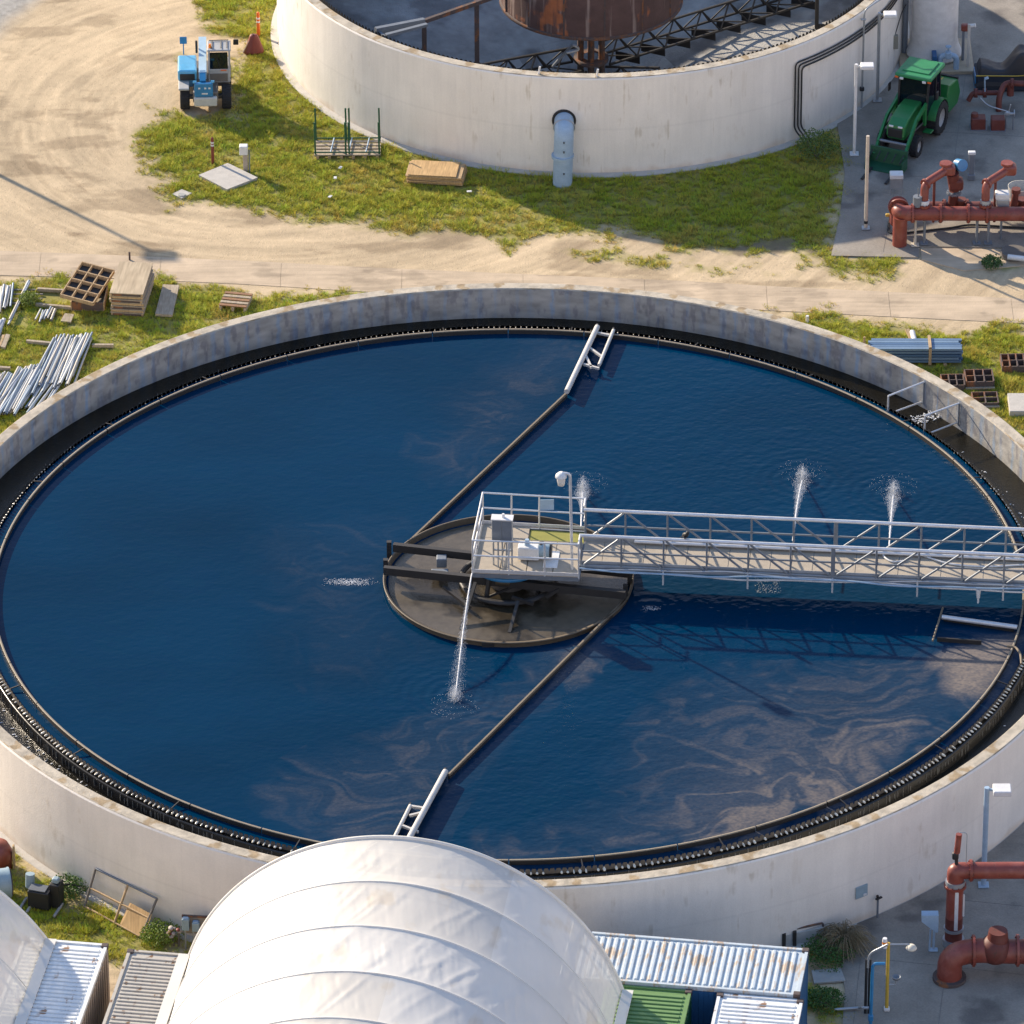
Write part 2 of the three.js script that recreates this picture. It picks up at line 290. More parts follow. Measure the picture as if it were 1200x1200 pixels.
function pad(name, label, polyWorld, m, h = 0.06) {
  const s = new THREE.Shape(polyWorld.map(([x, z]) => new THREE.Vector2(x, -z)));
  return structure(name, new THREE.ExtrudeGeometry(s, { depth: h + 0.02, bevelEnabled: false }).rotateX(-Math.PI / 2).translate(0, -0.02, 0), m, label);
}
const mPad = new THREE.MeshStandardMaterial({ map: rep(T_CONC, 7), roughness: 0.95, bumpMap: rep(T_BUMP, 1.5), bumpScale: 0.008 });
const arcPts = (c, r, a0, a1, n = 16) => Array.from({ length: n + 1 }, (_, i) => { const a = (a0 + (a1 - a0) * i / n) * Math.PI / 180; return [c[0] + r * Math.sin(a), c[1] + r * Math.cos(a)]; });
pad('pavement', 'grey concrete apron under the green tractor and red pipework', [...arcPts([FAR.x, FAR.z], FAR.r + 0.03, 128, 49), ...px2([[990, 205], [984, 255], [974, 301], [1076, 303], [1078, 290], [1200, 292], [1300, 296]]), [24, -52]], mPad, 0.05);
pad('pavement', 'sandy concrete strip below the red header pipe', px2([[1079, 291.5], [1200, 293], [1300, 297], [1300, 318], [1200, 312], [1130, 318], [1080, 305]]), new THREE.MeshStandardMaterial({ map: rep(T_SANDY, 7, 5), roughness: 1 }), 0.03);
pad('pavement', 'stained grey concrete yard beside the tank wall and red outlet pipe', [...arcPts([0, 0], TANK.r + 0.03, 70, 34), ...px2([[1000, 1095], [985, 1135], [990, 1160], [984, 1260], [1300, 1260], [1300, 900]])], mPad, 0.05);

for (const [pd, lines] of [[0, [[[1045, 205], [1200, 214]], [[1030, 150], [1200, 160]], [[1110, 250], [1135, 60]], [[1035, 295], [1050, 215]]]], [2, [[[1040, 1125], [1200, 1142]], [[1130, 1055], [1200, 1062]], [[1100, 1200], [1118, 1060]], [[1012, 1090], [1000, 1200]]]]]) {
  const o = scene.children.filter((c) => c.name.startsWith('pavement'))[pd]; for (const [a, b] of lines) mesh('joint', beam(P(...a, 0.0515), P(...b, 0.0515), 0.012, 0.005), M.steel, o);
}
// ---------------------------------------------------------------- the large clarifier tank
const T_WALL = tex(2048, 256, (u, v) => {                          // pale paint over concrete: runs, scuffs and a rusty foot
  const run = fbm(u * 160, v * 2.5, 3, 221, 160, 0), lump = fbm(u * 20, v * 4, 5, 227, 20, 0), pat = fbm(u * 44, v * 7, 4, 233, 44, 0);
  let b = 0.90 + 0.14 * (lump - 0.5) + 0.10 * (run - 0.5) + 0.05 * (vn(u * 900, v * 120, 3) - 0.5);
  const stain = sstep(0.60, 0.78, run * 0.55 + pat * 0.45) * 0.34 * sstep(0.25, 0.7, fbm(u * 10, 0, 3, 239, 10)), foot = sstep(0.09, 0.0, v + (pat - 0.5) * 0.10) * 0.5;
  b *= 1 - stain * 0.75; b *= 1 - 0.05 * sstep(0.02, 0.0, Math.abs(v - 0.47 + 0.01 * (lump - 0.5))) - 0.04 * sstep(0.0012, 0.0, Math.abs(((u * 8 + 0.31) % 1) - 0.5) / 8);
  return [b * (1 - foot * 0.30) * 0.90, b * (1 - foot * 0.45 - stain * 0.12) * 0.85, b * (1 - foot * 0.6 - stain * 0.3) * 0.77];
});
const T_INWALL = tex(2048, 256, (u, v) => {                        // bare concrete inside: runs from the form joints with the blue of shade in their colour, tide line
  const cell = u * 48, k = Math.floor(cell), o = Math.abs(cell - k - 0.5 + (h2(k, 3, 9) - 0.5) * 0.5), run = sstep(0.12 + 0.26 * h2(k, 5, 9), 0.0, o + 0.22 * (vn(u * 700, v * 6, 241) - 0.5)) * (0.35 + 0.65 * h2(k, 7, 9)) * sstep(0.0, 0.3, v + 0.2 * vn(u * 300, 2, 4));
  const n = fbm(u * 60, v * 6, 5, 251, 60, 0), b = 0.80 + 0.6 * (n - 0.5), s = sstep(0.5, 0.75, fbm(u * 160, v * 3, 4, 257, 160, 0)) * 0.3;
  return [mix(0.50, 0.37, run) * b * (1 - s), mix(0.475, 0.46, run) * b * (1 - s), mix(0.43, 0.565, run) * b * (1 - s * 0.8)];
});
const T_RIM = tex(1024, 256, (u, v) => { const n = fbm(u * 40, v * 8, 5, 261, 40, 8), c = sstep(0.55, 0.7, fbm(u * 24, v * 3, 5, 267, 24, 3)), b = 0.78 + 0.6 * (n - 0.5); return [mix(0.60, 0.44, c) * b, mix(0.53, 0.33, c) * b, mix(0.42, 0.20, c) * b]; });
const mWall = (c, h) => { const t = T_WALL.clone(); t.repeat.set(4 / c, 1 / h); return new THREE.MeshStandardMaterial({ map: t, roughness: 0.75, bumpMap: rep(T_BUMP, 1.4), bumpScale: 0.006 }); };
const mRim = new THREE.MeshStandardMaterial({ map: rep(T_RIM, 9, 1.5), roughness: 0.95, bumpMap: rep(T_BUMP, 0.7), bumpScale: 0.02 });
const tank = thing('clarifier_tank', 'large round white-walled tank holding dark blue water, with notched weir', 'tank');
const RI = TANK.r - 0.42, RW = 15.36;
mesh('outer_wall', ringUv([[TANK.r, -0.02], [TANK.r, TANK.rim - 0.05], [TANK.r - 0.03, TANK.rim]], 360), mWall(2 * Math.PI * TANK.r, TANK.rim), tank, true);
mesh('rim', ringUv([[TANK.r - 0.03, TANK.rim + 0.002], [TANK.r - 0.06, TANK.rim + 0.02], [RI + 0.03, TANK.rim + 0.02], [RI, TANK.rim - 0.01]], 360), mRim, tank, true);
{ const t = T_INWALL.clone(); t.repeat.set(4 / (2 * Math.PI * RI), 1 / 1.2); t.offset.set(0, -2.0 / 1.2); mesh('inner_wall', ringUv([[RI, TANK.rim - 0.01], [RI, 1.9]], 360), new THREE.MeshStandardMaterial({ map: t, roughness: 0.9, bumpMap: rep(T_BUMP, 1.1), bumpScale: 0.012 }), tank, true); }
mesh('foundation', ring([[TANK.r + 0.22, -0.05], [TANK.r + 0.22, 0.03], [TANK.r - 0.01, 0.05]], 240), M.concrete, tank);
mesh('weir_wall', ring([[RW + 0.24, 1.9], [RW + 0.24, 2.43], [RW + 0.02, 2.45], [RW + 0.02, 1.9]], 360), mat(0.013, 0.012, 0.011, { roughness: 0.25 }), tank);
{ // V-notch weir plate, two skins
  const N = 576, pos = [], nor = [];
  for (const [r, s] of [[RW, -1], [RW + 0.012, 1]]) for (let i = 0; i < N; i++) {
    const f = [0, 0.28, 0.5, 0.72, 1], h = [2.615, 2.615, 2.515, 2.615, 2.615];
    for (let k = 0; k < 4; k++) {
      const A = (i + f[k]) / N * 2 * Math.PI, B = (i + f[k + 1]) / N * 2 * Math.PI, q = (a, y) => { pos.push(r * Math.sin(a), y, r * Math.cos(a)); nor.push(s * Math.sin(a), 0, s * Math.cos(a)); };
      q(A, 2.3); q(B, 2.3); q(B, h[k + 1]); q(A, 2.3); q(B, h[k + 1]); q(A, h[k]);
    }
  }
  const g = new THREE.BufferGeometry(); g.setAttribute('position', new THREE.Float32BufferAttribute(pos, 3)); g.setAttribute('normal', new THREE.Float32BufferAttribute(nor, 3));
  mesh('weir_plate', g, M.steel, tank);
}
{ // scum baffle: a run of slightly straight plates on the inner side of the weir
  const mB = mat(0.30, 0.25, 0.18, { roughness: 0.6 });
  for (let i = 0; i < 40; i++) { const a = i / 40 * 2 * Math.PI, b = (i + 0.985) / 40 * 2 * Math.PI; mesh('scum_baffle', ring([[15.02, 2.30], [15.02, 2.67], [14.98, 2.67], [14.98, 2.30]], 6, a, b), M.dark, tank); mesh('baffle_lit_top', ring([[15.028, 2.662], [15.028, 2.69], [14.972, 2.69], [14.972, 2.662]], 6, a, b), mB, tank); }  // tan strip colours in the lit top edge, dark faces the shade
  for (let i = 0; i < 24; i++) { const a = (i + 0.5) / 24 * 2 * Math.PI; mesh('baffle_bracket', beam([15.02 * Math.sin(a), 2.66, 15.02 * Math.cos(a)], [15.37 * Math.sin(a), 2.6, 15.37 * Math.cos(a)], 0.03, 0.03), M.dark, tank); }
}

// ---------------------------------------------------------------- water
const JETS = [[940, 563, 929, 634], [1047, 580, 1042, 641], [683, 577, 681, 617]].map(([a, b, c, d]) => ({ to: P(a, b, TANK.water), from: P(c, d, 3.45) }));
JETS.push({ to: P(534, 815, TANK.water), from: P(553, 672, 3.45), front: true });
const RIPPLES = [...JETS.map((j) => [j.to.x, j.to.z, 1]), [P(405, 682, 2.52).x, P(405, 682, 2.52).z, 0.4], [P(762, 712, 2.52).x, P(762, 712, 2.52).z, 0.9], [P(900, 690, 2.52).x, P(900, 690, 2.52).z, 0.5]];
const SCUM = [
  [0.07, 1.3, [[512, 548], [540, 470], [600, 410], [660, 388], [697, 392], [664, 455], [620, 497], [560, 540]]],
  [0.11, 1.5, [[345, 935], [420, 885], [500, 858], [570, 828], [600, 820], [560, 866], [522, 905], [474, 978], [430, 985], [380, 960]]],
  [0.13, 1.6, [[740, 905], [780, 840], [850, 795], [960, 800], [1100, 772], [1195, 752], [1196, 770], [1150, 822], [1070, 885], [1000, 926], [900, 968], [800, 988], [640, 1006], [610, 1000], [700, 965], [760, 950]]],
  [0.92, 0.5, [[1105, 775], [1140, 757], [1196, 750], [1190, 770], [1160, 815], [1120, 815]]],
  [0.32, 1.3, [[790, 940], [840, 890], [960, 870], [1060, 850], [1100, 860], [1000, 928], [900, 969], [800, 990]]],
  [0.10, 0.6, [[560, 1004], [600, 985], [690, 985], [760, 985], [700, 1003], [600, 1009]]],
  [0.035, 1.2, [[330, 640], [400, 610], [470, 600], [455, 690], [480, 760], [400, 800], [345, 740]]],
  [0.14, 0.5, [[640, 790], [730, 720], [700, 760], [660, 800]]],
].map(([a, w, p]) => { const q = px2(p, TANK.water), xs = q.map((c) => c[0]), zs = q.map((c) => c[1]); return [a, w, q, [Math.min(...xs) - 2, Math.max(...xs) + 2, Math.min(...zs) - 2, Math.max(...zs) + 2]]; });
const WS = 31, tw = (u) => (u - 0.5) * WS;
const scumMemo = new Float32Array(1024 * 1024);
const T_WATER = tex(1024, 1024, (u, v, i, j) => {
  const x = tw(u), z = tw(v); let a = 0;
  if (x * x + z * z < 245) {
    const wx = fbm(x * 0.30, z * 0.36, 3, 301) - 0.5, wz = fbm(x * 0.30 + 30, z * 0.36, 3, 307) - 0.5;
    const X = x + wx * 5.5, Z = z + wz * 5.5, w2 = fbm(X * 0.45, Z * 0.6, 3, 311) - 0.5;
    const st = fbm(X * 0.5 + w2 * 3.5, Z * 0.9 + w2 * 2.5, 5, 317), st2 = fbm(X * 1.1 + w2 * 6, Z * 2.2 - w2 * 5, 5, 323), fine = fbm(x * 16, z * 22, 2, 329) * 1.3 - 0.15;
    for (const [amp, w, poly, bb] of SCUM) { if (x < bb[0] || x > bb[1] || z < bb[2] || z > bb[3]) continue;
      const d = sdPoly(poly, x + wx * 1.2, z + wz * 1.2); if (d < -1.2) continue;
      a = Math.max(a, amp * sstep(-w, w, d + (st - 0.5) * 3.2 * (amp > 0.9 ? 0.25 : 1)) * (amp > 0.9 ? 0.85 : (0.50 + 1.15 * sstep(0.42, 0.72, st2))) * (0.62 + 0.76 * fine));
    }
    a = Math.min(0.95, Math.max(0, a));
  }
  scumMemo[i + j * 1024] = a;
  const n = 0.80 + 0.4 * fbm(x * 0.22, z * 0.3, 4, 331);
  return [mix(0.0002, 0.215, a), mix(0.0262 * n, 0.18, a), mix(0.067 * n, 0.155, a)];  // blue of the reflected sky is put into the water base colour
});
const T_WROUGH = tex(1024, 1024, (u, v, i, j) => { const a = scumMemo[i + j * 1024]; return [0, 0.09 + 0.7 * Math.min(1, a * 1.3), 0]; }, false);
const T_WAVES = tex(1536, 1536, (u, v, i, j) => {
  const x = tw(u), z = tw(v), a = scumMemo[Math.floor(i / 1.5) + Math.floor(j / 1.5) * 1024];
  let h = 0.30 * fbm(x * 2.6 + z * 0.8, z * 4.6, 3, 341) + 0.15 * fbm(x * 7, z * 10, 2, 347);
  const windy = 0.35 + 0.65 * sstep(-6, 4, x + 0.3 * z + 3 * (fbm(x * 0.3, z * 0.3, 2, 353) - 0.5));
  h *= windy;
  for (const [rx, rz, k] of RIPPLES) { const r = Math.hypot(x - rx, z - rz); if (r < 4.5) h += k * 0.16 * Math.sin(r * 2 * Math.PI / 0.34 + 1.5 * vn(x * 3, z * 3, 9)) * Math.exp(-r / 1.1) * sstep(0, 0.25, r); }
  return Math.max(0, Math.min(1, 0.35 + h * (1 - 0.6 * a)));
}, false);
{
  const disk = (r, y, n = 200, inner = 0) => { const g = new THREE.RingGeometry(Math.max(inner, 0.001), r, n, 1).rotateX(-Math.PI / 2).translate(0, y, 0), p = g.attributes.position, uv = g.attributes.uv; for (let i = 0; i < p.count; i++) uv.setXY(i, p.getX(i) / WS + 0.5, p.getZ(i) / WS + 0.5); return g; };
  for (const t of [T_WATER, T_WROUGH, T_WAVES]) t.wrapS = t.wrapT = THREE.ClampToEdgeWrapping;
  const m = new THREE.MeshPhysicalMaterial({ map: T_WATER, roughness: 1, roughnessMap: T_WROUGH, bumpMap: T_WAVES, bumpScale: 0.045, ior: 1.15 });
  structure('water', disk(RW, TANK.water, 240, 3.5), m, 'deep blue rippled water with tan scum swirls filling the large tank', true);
  const mIn = mat(1, 1, 1, { tile: tex(512, 512, (u, v) => { const k = sstep(0.40, 0.62, fbm(u * 5, v * 5, 5, 381, 5)), q = 0.8 + 0.4 * fbm(u * 40, v * 40, 2, 383, 40); return [mix(0.035, 0.10, k) * q, mix(0.028, 0.082, k) * q, mix(0.018, 0.058, k) * q]; }), tileSize: 6, roughness: 0.16, bump: 0.006 }); mIn.roughnessMap = rep(T_GRAIN, 3.1);
  structure('water', [ring([[0.001, TANK.water + 0.005], [3.5, TANK.water + 0.005]], 96)], mIn, 'brown-grey scummy water inside the centre ring');
  const mCh = new THREE.MeshPhysicalMaterial({ roughness: 0.06, ior: 1.36, bumpMap: rep(T_BUMP, 1.2), bumpScale: 0.012 }); mCh.color.setRGB(0.009, 0.0075, 0.004);
  structure('water', ringUv([[RI - 0.002, 2.13], [RW + 0.2, 2.13]], 240), mCh, 'dark brown water in the outer channel of the large tank', true);
}
function instances(name, geo, m, list, label, parent) {             // list of [position, scale vector, euler, colour]
  const o = new THREE.InstancedMesh(geo, m, list.length), q = new THREE.Quaternion(), mt = new THREE.Matrix4();
  list.forEach(([p, s, e, c], i) => { q.setFromEuler(e ?? new THREE.Euler()); o.setMatrixAt(i, mt.compose(p, q, s)); if (c) o.setColorAt(i, c); });
  o.name = parent ? name : numbered(name); o.castShadow = o.receiveShadow = true; tag(o, label, null, null, 'stuff'); (parent ?? scene).add(o); return o;
}
const mFoam = new THREE.MeshPhysicalMaterial({ roughness: 0.4, transmission: 0.25 }); mFoam.color.setRGB(0.80, 0.81, 0.82);
{ // water spilling through each notch, and the broken foam where it lands, some flecks standing for sparkle
  const a = [], b = [], ball = new THREE.IcosahedronGeometry(1, 1), mSpill = new THREE.MeshPhysicalMaterial({ roughness: 0.15, ior: 1.4 }); mSpill.color.setRGB(0.74, 0.68, 0.56);
  for (let i = 0; i < 576; i++) {
    const t = (i + 0.5) / 576 * 2 * Math.PI; if (h2(i, 1, 3) < 0.08) continue;
    a.push([V((RW + 0.06) * Math.sin(t), 2.50, (RW + 0.06) * Math.cos(t)), V(0.022 + 0.026 * h2(i, 2, 3), 0.014 + 0.02 * h2(i, 4, 3), 0.04 + 0.05 * h2(i, 3, 3)), new THREE.Euler(0.25, t, 0, 'YXZ')]);
  }
  for (let i = 0; i < 1500; i++) {
    const t = rnd() * 2 * Math.PI, deg = t * 180 / Math.PI, busy = (deg > 285 && deg < 345) ? 0.6 : (deg > 95 && deg < 125) ? 0.3 : 0.04; if (rnd() > busy) { rnd(); continue; }  // flecks in the right-hand range imitate sparkle on the channel water
    const r = RW + 0.3 + Math.pow(rnd(), 2) * 0.42; b.push([V(r * Math.sin(t), 2.14, r * Math.cos(t)), V(rr(0.008, 0.028), 0.008, rr(0.015, 0.075)), new THREE.Euler(0, t + rr(-0.6, 0.6), 0)]);
  }
  const fall = []; for (let i = 0; i < 576; i++) for (let k = 0; k < 2; k++) { if (h2(i, 11 + k, 3) < 0.45) continue; const t = (i + 0.2 + 0.6 * h2(i, 21 + k, 3)) / 576 * 2 * Math.PI, y = 2.30 + 0.06 * h2(i, 31 + k, 3); fall.push([V((RW + 0.245) * Math.sin(t), y, (RW + 0.245) * Math.cos(t)), V(0.006 + 0.016 * h2(i, 41 + k, 3), 0.06 + 0.11 * h2(i, 51 + k, 3), 0.012), new THREE.Euler(0, t, 0)]); }
  const mFall = new THREE.MeshPhysicalMaterial({ roughness: 0.12, ior: 1.4 }); mFall.color.setRGB(0.20, 0.19, 0.17); instances('overflow_water', ball, mFall, fall, 'thin streaks of water running down the weir wall');
  instances('overflow_water', ball, mSpill, a, 'small spouts of water spilling through the weir notches');
  instances('foam', ball, mFoam, b, 'flecks of white foam and imitated sparkle along the outer channel of the large tank');
}

// ---------------------------------------------------------------- the empty far tank
const far = thing('empty_tank', 'empty round white tank with rusty centre drum beyond the road', 'tank', [FAR.x, 0, FAR.z]);
mesh('outer_wall', ringUv([[FAR.r, -0.02], [FAR.r, FAR.rim - 0.05], [FAR.r - 0.03, FAR.rim]], 280), mWall(2 * Math.PI * FAR.r, FAR.rim), far, true);
mesh('rim', ringUv([[FAR.r - 0.03, FAR.rim + 0.002], [FAR.r - 0.05, FAR.rim + 0.02], [FAR.r - 0.36, FAR.rim + 0.02], [FAR.r - 0.38, FAR.rim]], 280), mRim, far, true);
mesh('foundation', ring([[FAR.r + 0.24, -0.05], [FAR.r + 0.24, 0.04], [FAR.r - 0.01, 0.07]], 200), M.concrete, far);
{
  const T_FLOOR = tex(1024, 1024, (u, v) => { const x = u * 22, z = v * 22, n = fbm(x * 0.5, z * 0.5, 5, 401), f = fbm(x * 4, z * 4, 3, 407), s = sstep(0.5, 0.7, fbm(x * 0.8, z * 0.8, 5, 409)), b = 0.75 + 0.7 * (n - 0.5) + 0.3 * (f - 0.5); return [mix(0.42, 0.27, s) * b, mix(0.41, 0.255, s) * b, mix(0.385, 0.24, s) * b]; });
  const mF = new THREE.MeshStandardMaterial({ map: rep(T_FLOOR, 22), roughness: 0.9, bumpMap: rep(T_BUMP, 2), bumpScale: 0.03 });
  mesh('inner_wall', ringUv([[FAR.r - 0.38, FAR.rim], [FAR.r - 0.38, -2.0]], 200), mF, far, true);
  mesh('floor', ring([[FAR.r - 0.37, -1.1], [6.0, -1.4], [3.0, -1.9], [1.9, -3.2], [0.01, -3.3]], 120), mF, far);
  const N = 380, pos = [];
  for (let i = 0; i < N; i++) { const q = (t, y, r = 10.12) => { const a = (i + t) / N * 2 * Math.PI; pos.push(r * Math.sin(a), y, r * Math.cos(a)); }; q(0, 3.05); q(1, 3.05); q(1, 3.46); q(0, 3.05); q(1, 3.46); q(0.6, 3.46); q(0, 3.05); q(0.6, 3.46); q(0.5, 3.3); q(0, 3.05); q(0.5, 3.3); q(0, 3.46); }
  const g = new THREE.BufferGeometry(); g.setAttribute('position', new THREE.Float32BufferAttribute(pos, 3)); g.computeVertexNormals();
  mesh('weir_plate', g, M.dark, far);
  mesh('launder', ring([[10.13, 3.06], [10.13, 3.0], [10.38, 3.0]], 160), M.concreteGrey, far);
  // rusty drum hanging over the sump
  const T_DRUM = tex(1024, 512, (u, v) => { const run = fbm(u * 120, v * 2, 4, 421, 120, 0), bl = fbm(u * 26, v * 6, 5, 427, 26, 0), o = sstep(0.63, 0.74, bl) * sstep(0.4, 0.6, run) * 0.8, w = sstep(0.62, 0.74, run) * 0.8, g0 = 0.75 + 0.5 * fbm(u * 60, v * 20, 3, 431, 60, 0); return [mix(mix(0.115, 0.34, w), 0.48, o) * g0, mix(mix(0.065, 0.25, w), 0.15, o) * g0, mix(mix(0.055, 0.21, w), 0.05, o) * g0]; });
  const dt = T_DRUM.clone(); dt.repeat.set(1 / 19.5, 1 / 5.5);
  const mD = new THREE.MeshStandardMaterial({ map: dt, roughness: 0.8, bumpMap: rep(T_BUMP, 1.2), bumpScale: 0.03 });
  mesh('drum', ringUv([[3.0, 5.0], [3.0, 1.13], [3.1, 1.13], [3.1, 5.0]], 96), mD, far, true);
  mesh('drum_band', ring([[3.1, 1.11], [3.15, 1.11], [3.15, 1.2], [3.1, 1.22]], 96), M.rust, far);
  for (let i = 0; i < 14; i++) { const a = (i + 0.3) / 14 * 2 * Math.PI; mesh('drum_seam', beam([3.11 * Math.sin(a), 1.2, 3.11 * Math.cos(a)], [3.11 * Math.sin(a), 5.0, 3.11 * Math.cos(a)], 0.06, 0.025), M.rust, far); }
  for (let i = 0; i < 6; i++) { const a = i / 6 * 2 * Math.PI; mesh('column', rod([0.42 * Math.sin(a), -3.7, 0.42 * Math.cos(a)], [0.42 * Math.sin(a), 3.5, 0.42 * Math.cos(a)], 0.11), M.rust, far); }
  mesh('column_ring', ring([[0.6, -1.2], [0.6, -1.05], [0.3, -1.05]], 24), M.rust, far); mesh('column_ring', ring([[0.6, 0.3], [0.6, 0.42], [0.3, 0.42]], 24), M.rust, far);
  // rake truss reaching out from the column
  const truss = (a, L, y0) => {
    const d = [Math.sin(a), Math.cos(a)], n = [Math.cos(a), -Math.sin(a)], g = [], q = (s, w, h) => [d[0] * s + n[0] * w, y0 + h + s * 0.06, d[1] * s + n[1] * w];
    for (const [w, h] of [[0.4, 0], [-0.4, 0], [0, 0.75]]) g.push(beam(q(0.5, w, h), q(L, w, h), 0.07, 0.07));
    for (let s = 0.5; s < L - 1; s += 1.1) { g.push(beam(q(s, 0.4, 0), q(s + 0.55, 0, 0.75), 0.045, 0.045), beam(q(s + 0.55, 0, 0.75), q(s + 1.1, 0.4, 0), 0.045, 0.045), beam(q(s, -0.4, 0), q(s + 0.55, 0, 0.75), 0.045, 0.045), beam(q(s + 0.55, 0, 0.75), q(s + 1.1, -0.4, 0), 0.045, 0.045), beam(q(s, 0.4, 0), q(s + 1.1, -0.4, 0), 0.04, 0.04)); }
    mesh('rake_truss', g, M.dark, far);
    for (let s = 1.5; s < L; s += 1.0) mesh('rake_blade', beam(q(s - 0.25, 0.5, -0.25), q(s + 0.25, -0.3, -0.25), 0.03, 0.3), M.dark, far);
  };
  truss(118 * Math.PI / 180, 8.6, -1.35); truss(-62 * Math.PI / 180, 8.6, -1.35); truss(30 * Math.PI / 180, 2.4, -2.2); truss(-20 * Math.PI / 180, 2.4, -2.2); truss(80 * Math.PI / 180, 2.4, -2.2);
  // skimmer arm on posts
  const L = (a, b, h) => { const p = P(a, b, h); return [p.x - FAR.x, h, p.z - FAR.z]; };
  const s0 = L(497, 25, 2.4), s1 = L(562, 0, 2.4), s2 = L(440, 36, 2.5);
  mesh('skimmer_arm', beam(s0, [s1[0] + 1.6, 2.4, s1[2] - 1.1], 0.12, 0.14), M.rust, far);
  mesh('skimmer_blade', [beam(s2, s0, 0.16, 0.22), beam([s2[0] + 0.35, 2.5, s2[2] + 0.35], [s0[0] + 0.1, 2.5, s0[2] + 0.45], 0.14, 0.1), beam([s2[0] + 0.3, 2.45, s2[2] + 0.35], [s2[0] + 0.1, 2.45, s2[2] - 0.05], 0.08, 0.08)], M.galvDullShade, far);
  for (const q of [s0, [s1[0] - 0.1, 2.4, s1[2] + 0.05]]) mesh('arm_post', beam([q[0], -2.2, q[2]], [q[0], 2.4, q[2]], 0.16, 0.16), M.rust, far);
  const p0 = L(957, 30, -1.15); mesh('arm_post', [beam([p0[0], -1.25, p0[2]], [p0[0], 2.6, p0[2]], 0.13, 0.13), beam([p0[0], -1.15, p0[2]], [p0[0] + 0.4, -1.15, p0[2] + 0.05], 0.1, 0.1)], M.dark, far);
  for (const [a, b] of [[631, 87], [699, 90]]) { const q = L(a, b, FAR.rim); mesh('rim_marker', beam([q[0], FAR.rim, q[2]], [q[0] + 0.05, FAR.rim + 0.28, q[2]], 0.06, 0.06), M.white, far); }
  // white and pipe debris by the column
  mesh('hose', pipe([L(648, 78, -0.6), L(664, 60, 0.2), L(672, 52, 0.6), L(680, 58, 0.4), L(664, 62, 0.3)], 0.05, 0.2), M.galv, far);
}
{ // three black conduits climbing and following the far tank's wall
  for (let k = 0; k < 3; k++) {
    const R = FAR.r + 0.06, pts = [], h = 2.95 - k * 0.12, a0 = (38.0 + k * 0.75) * Math.PI / 180, q = (a, y, o = 0) => V(FAR.x + (R + o) * Math.sin(a), y, FAR.z + (R + o) * Math.cos(a));
    const g = [...pipe([q(a0 + 0.014, 0.0, 0.35), q(a0 + 0.01, 0.25, 0.2), q(a0, 0.5), q(a0, h), q(a0 + 0.05, h)], 0.028, 0.18, 8)];
    const c = new THREE.CatmullRomCurve3(Array.from({ length: 24 }, (_, i) => q(a0 + 0.05 + i / 23 * 0.95, h + (i / 23) * 0.05))); g.push(new THREE.TubeGeometry(c, 60, 0.028, 8));
    tag(mesh('wall_conduit', g, M.black), ['topmost black conduit bending along the far tank wall', 'middle black conduit bending along the far tank wall', 'lowest black conduit bending along the far tank wall'][k], 'conduit');
  }
}
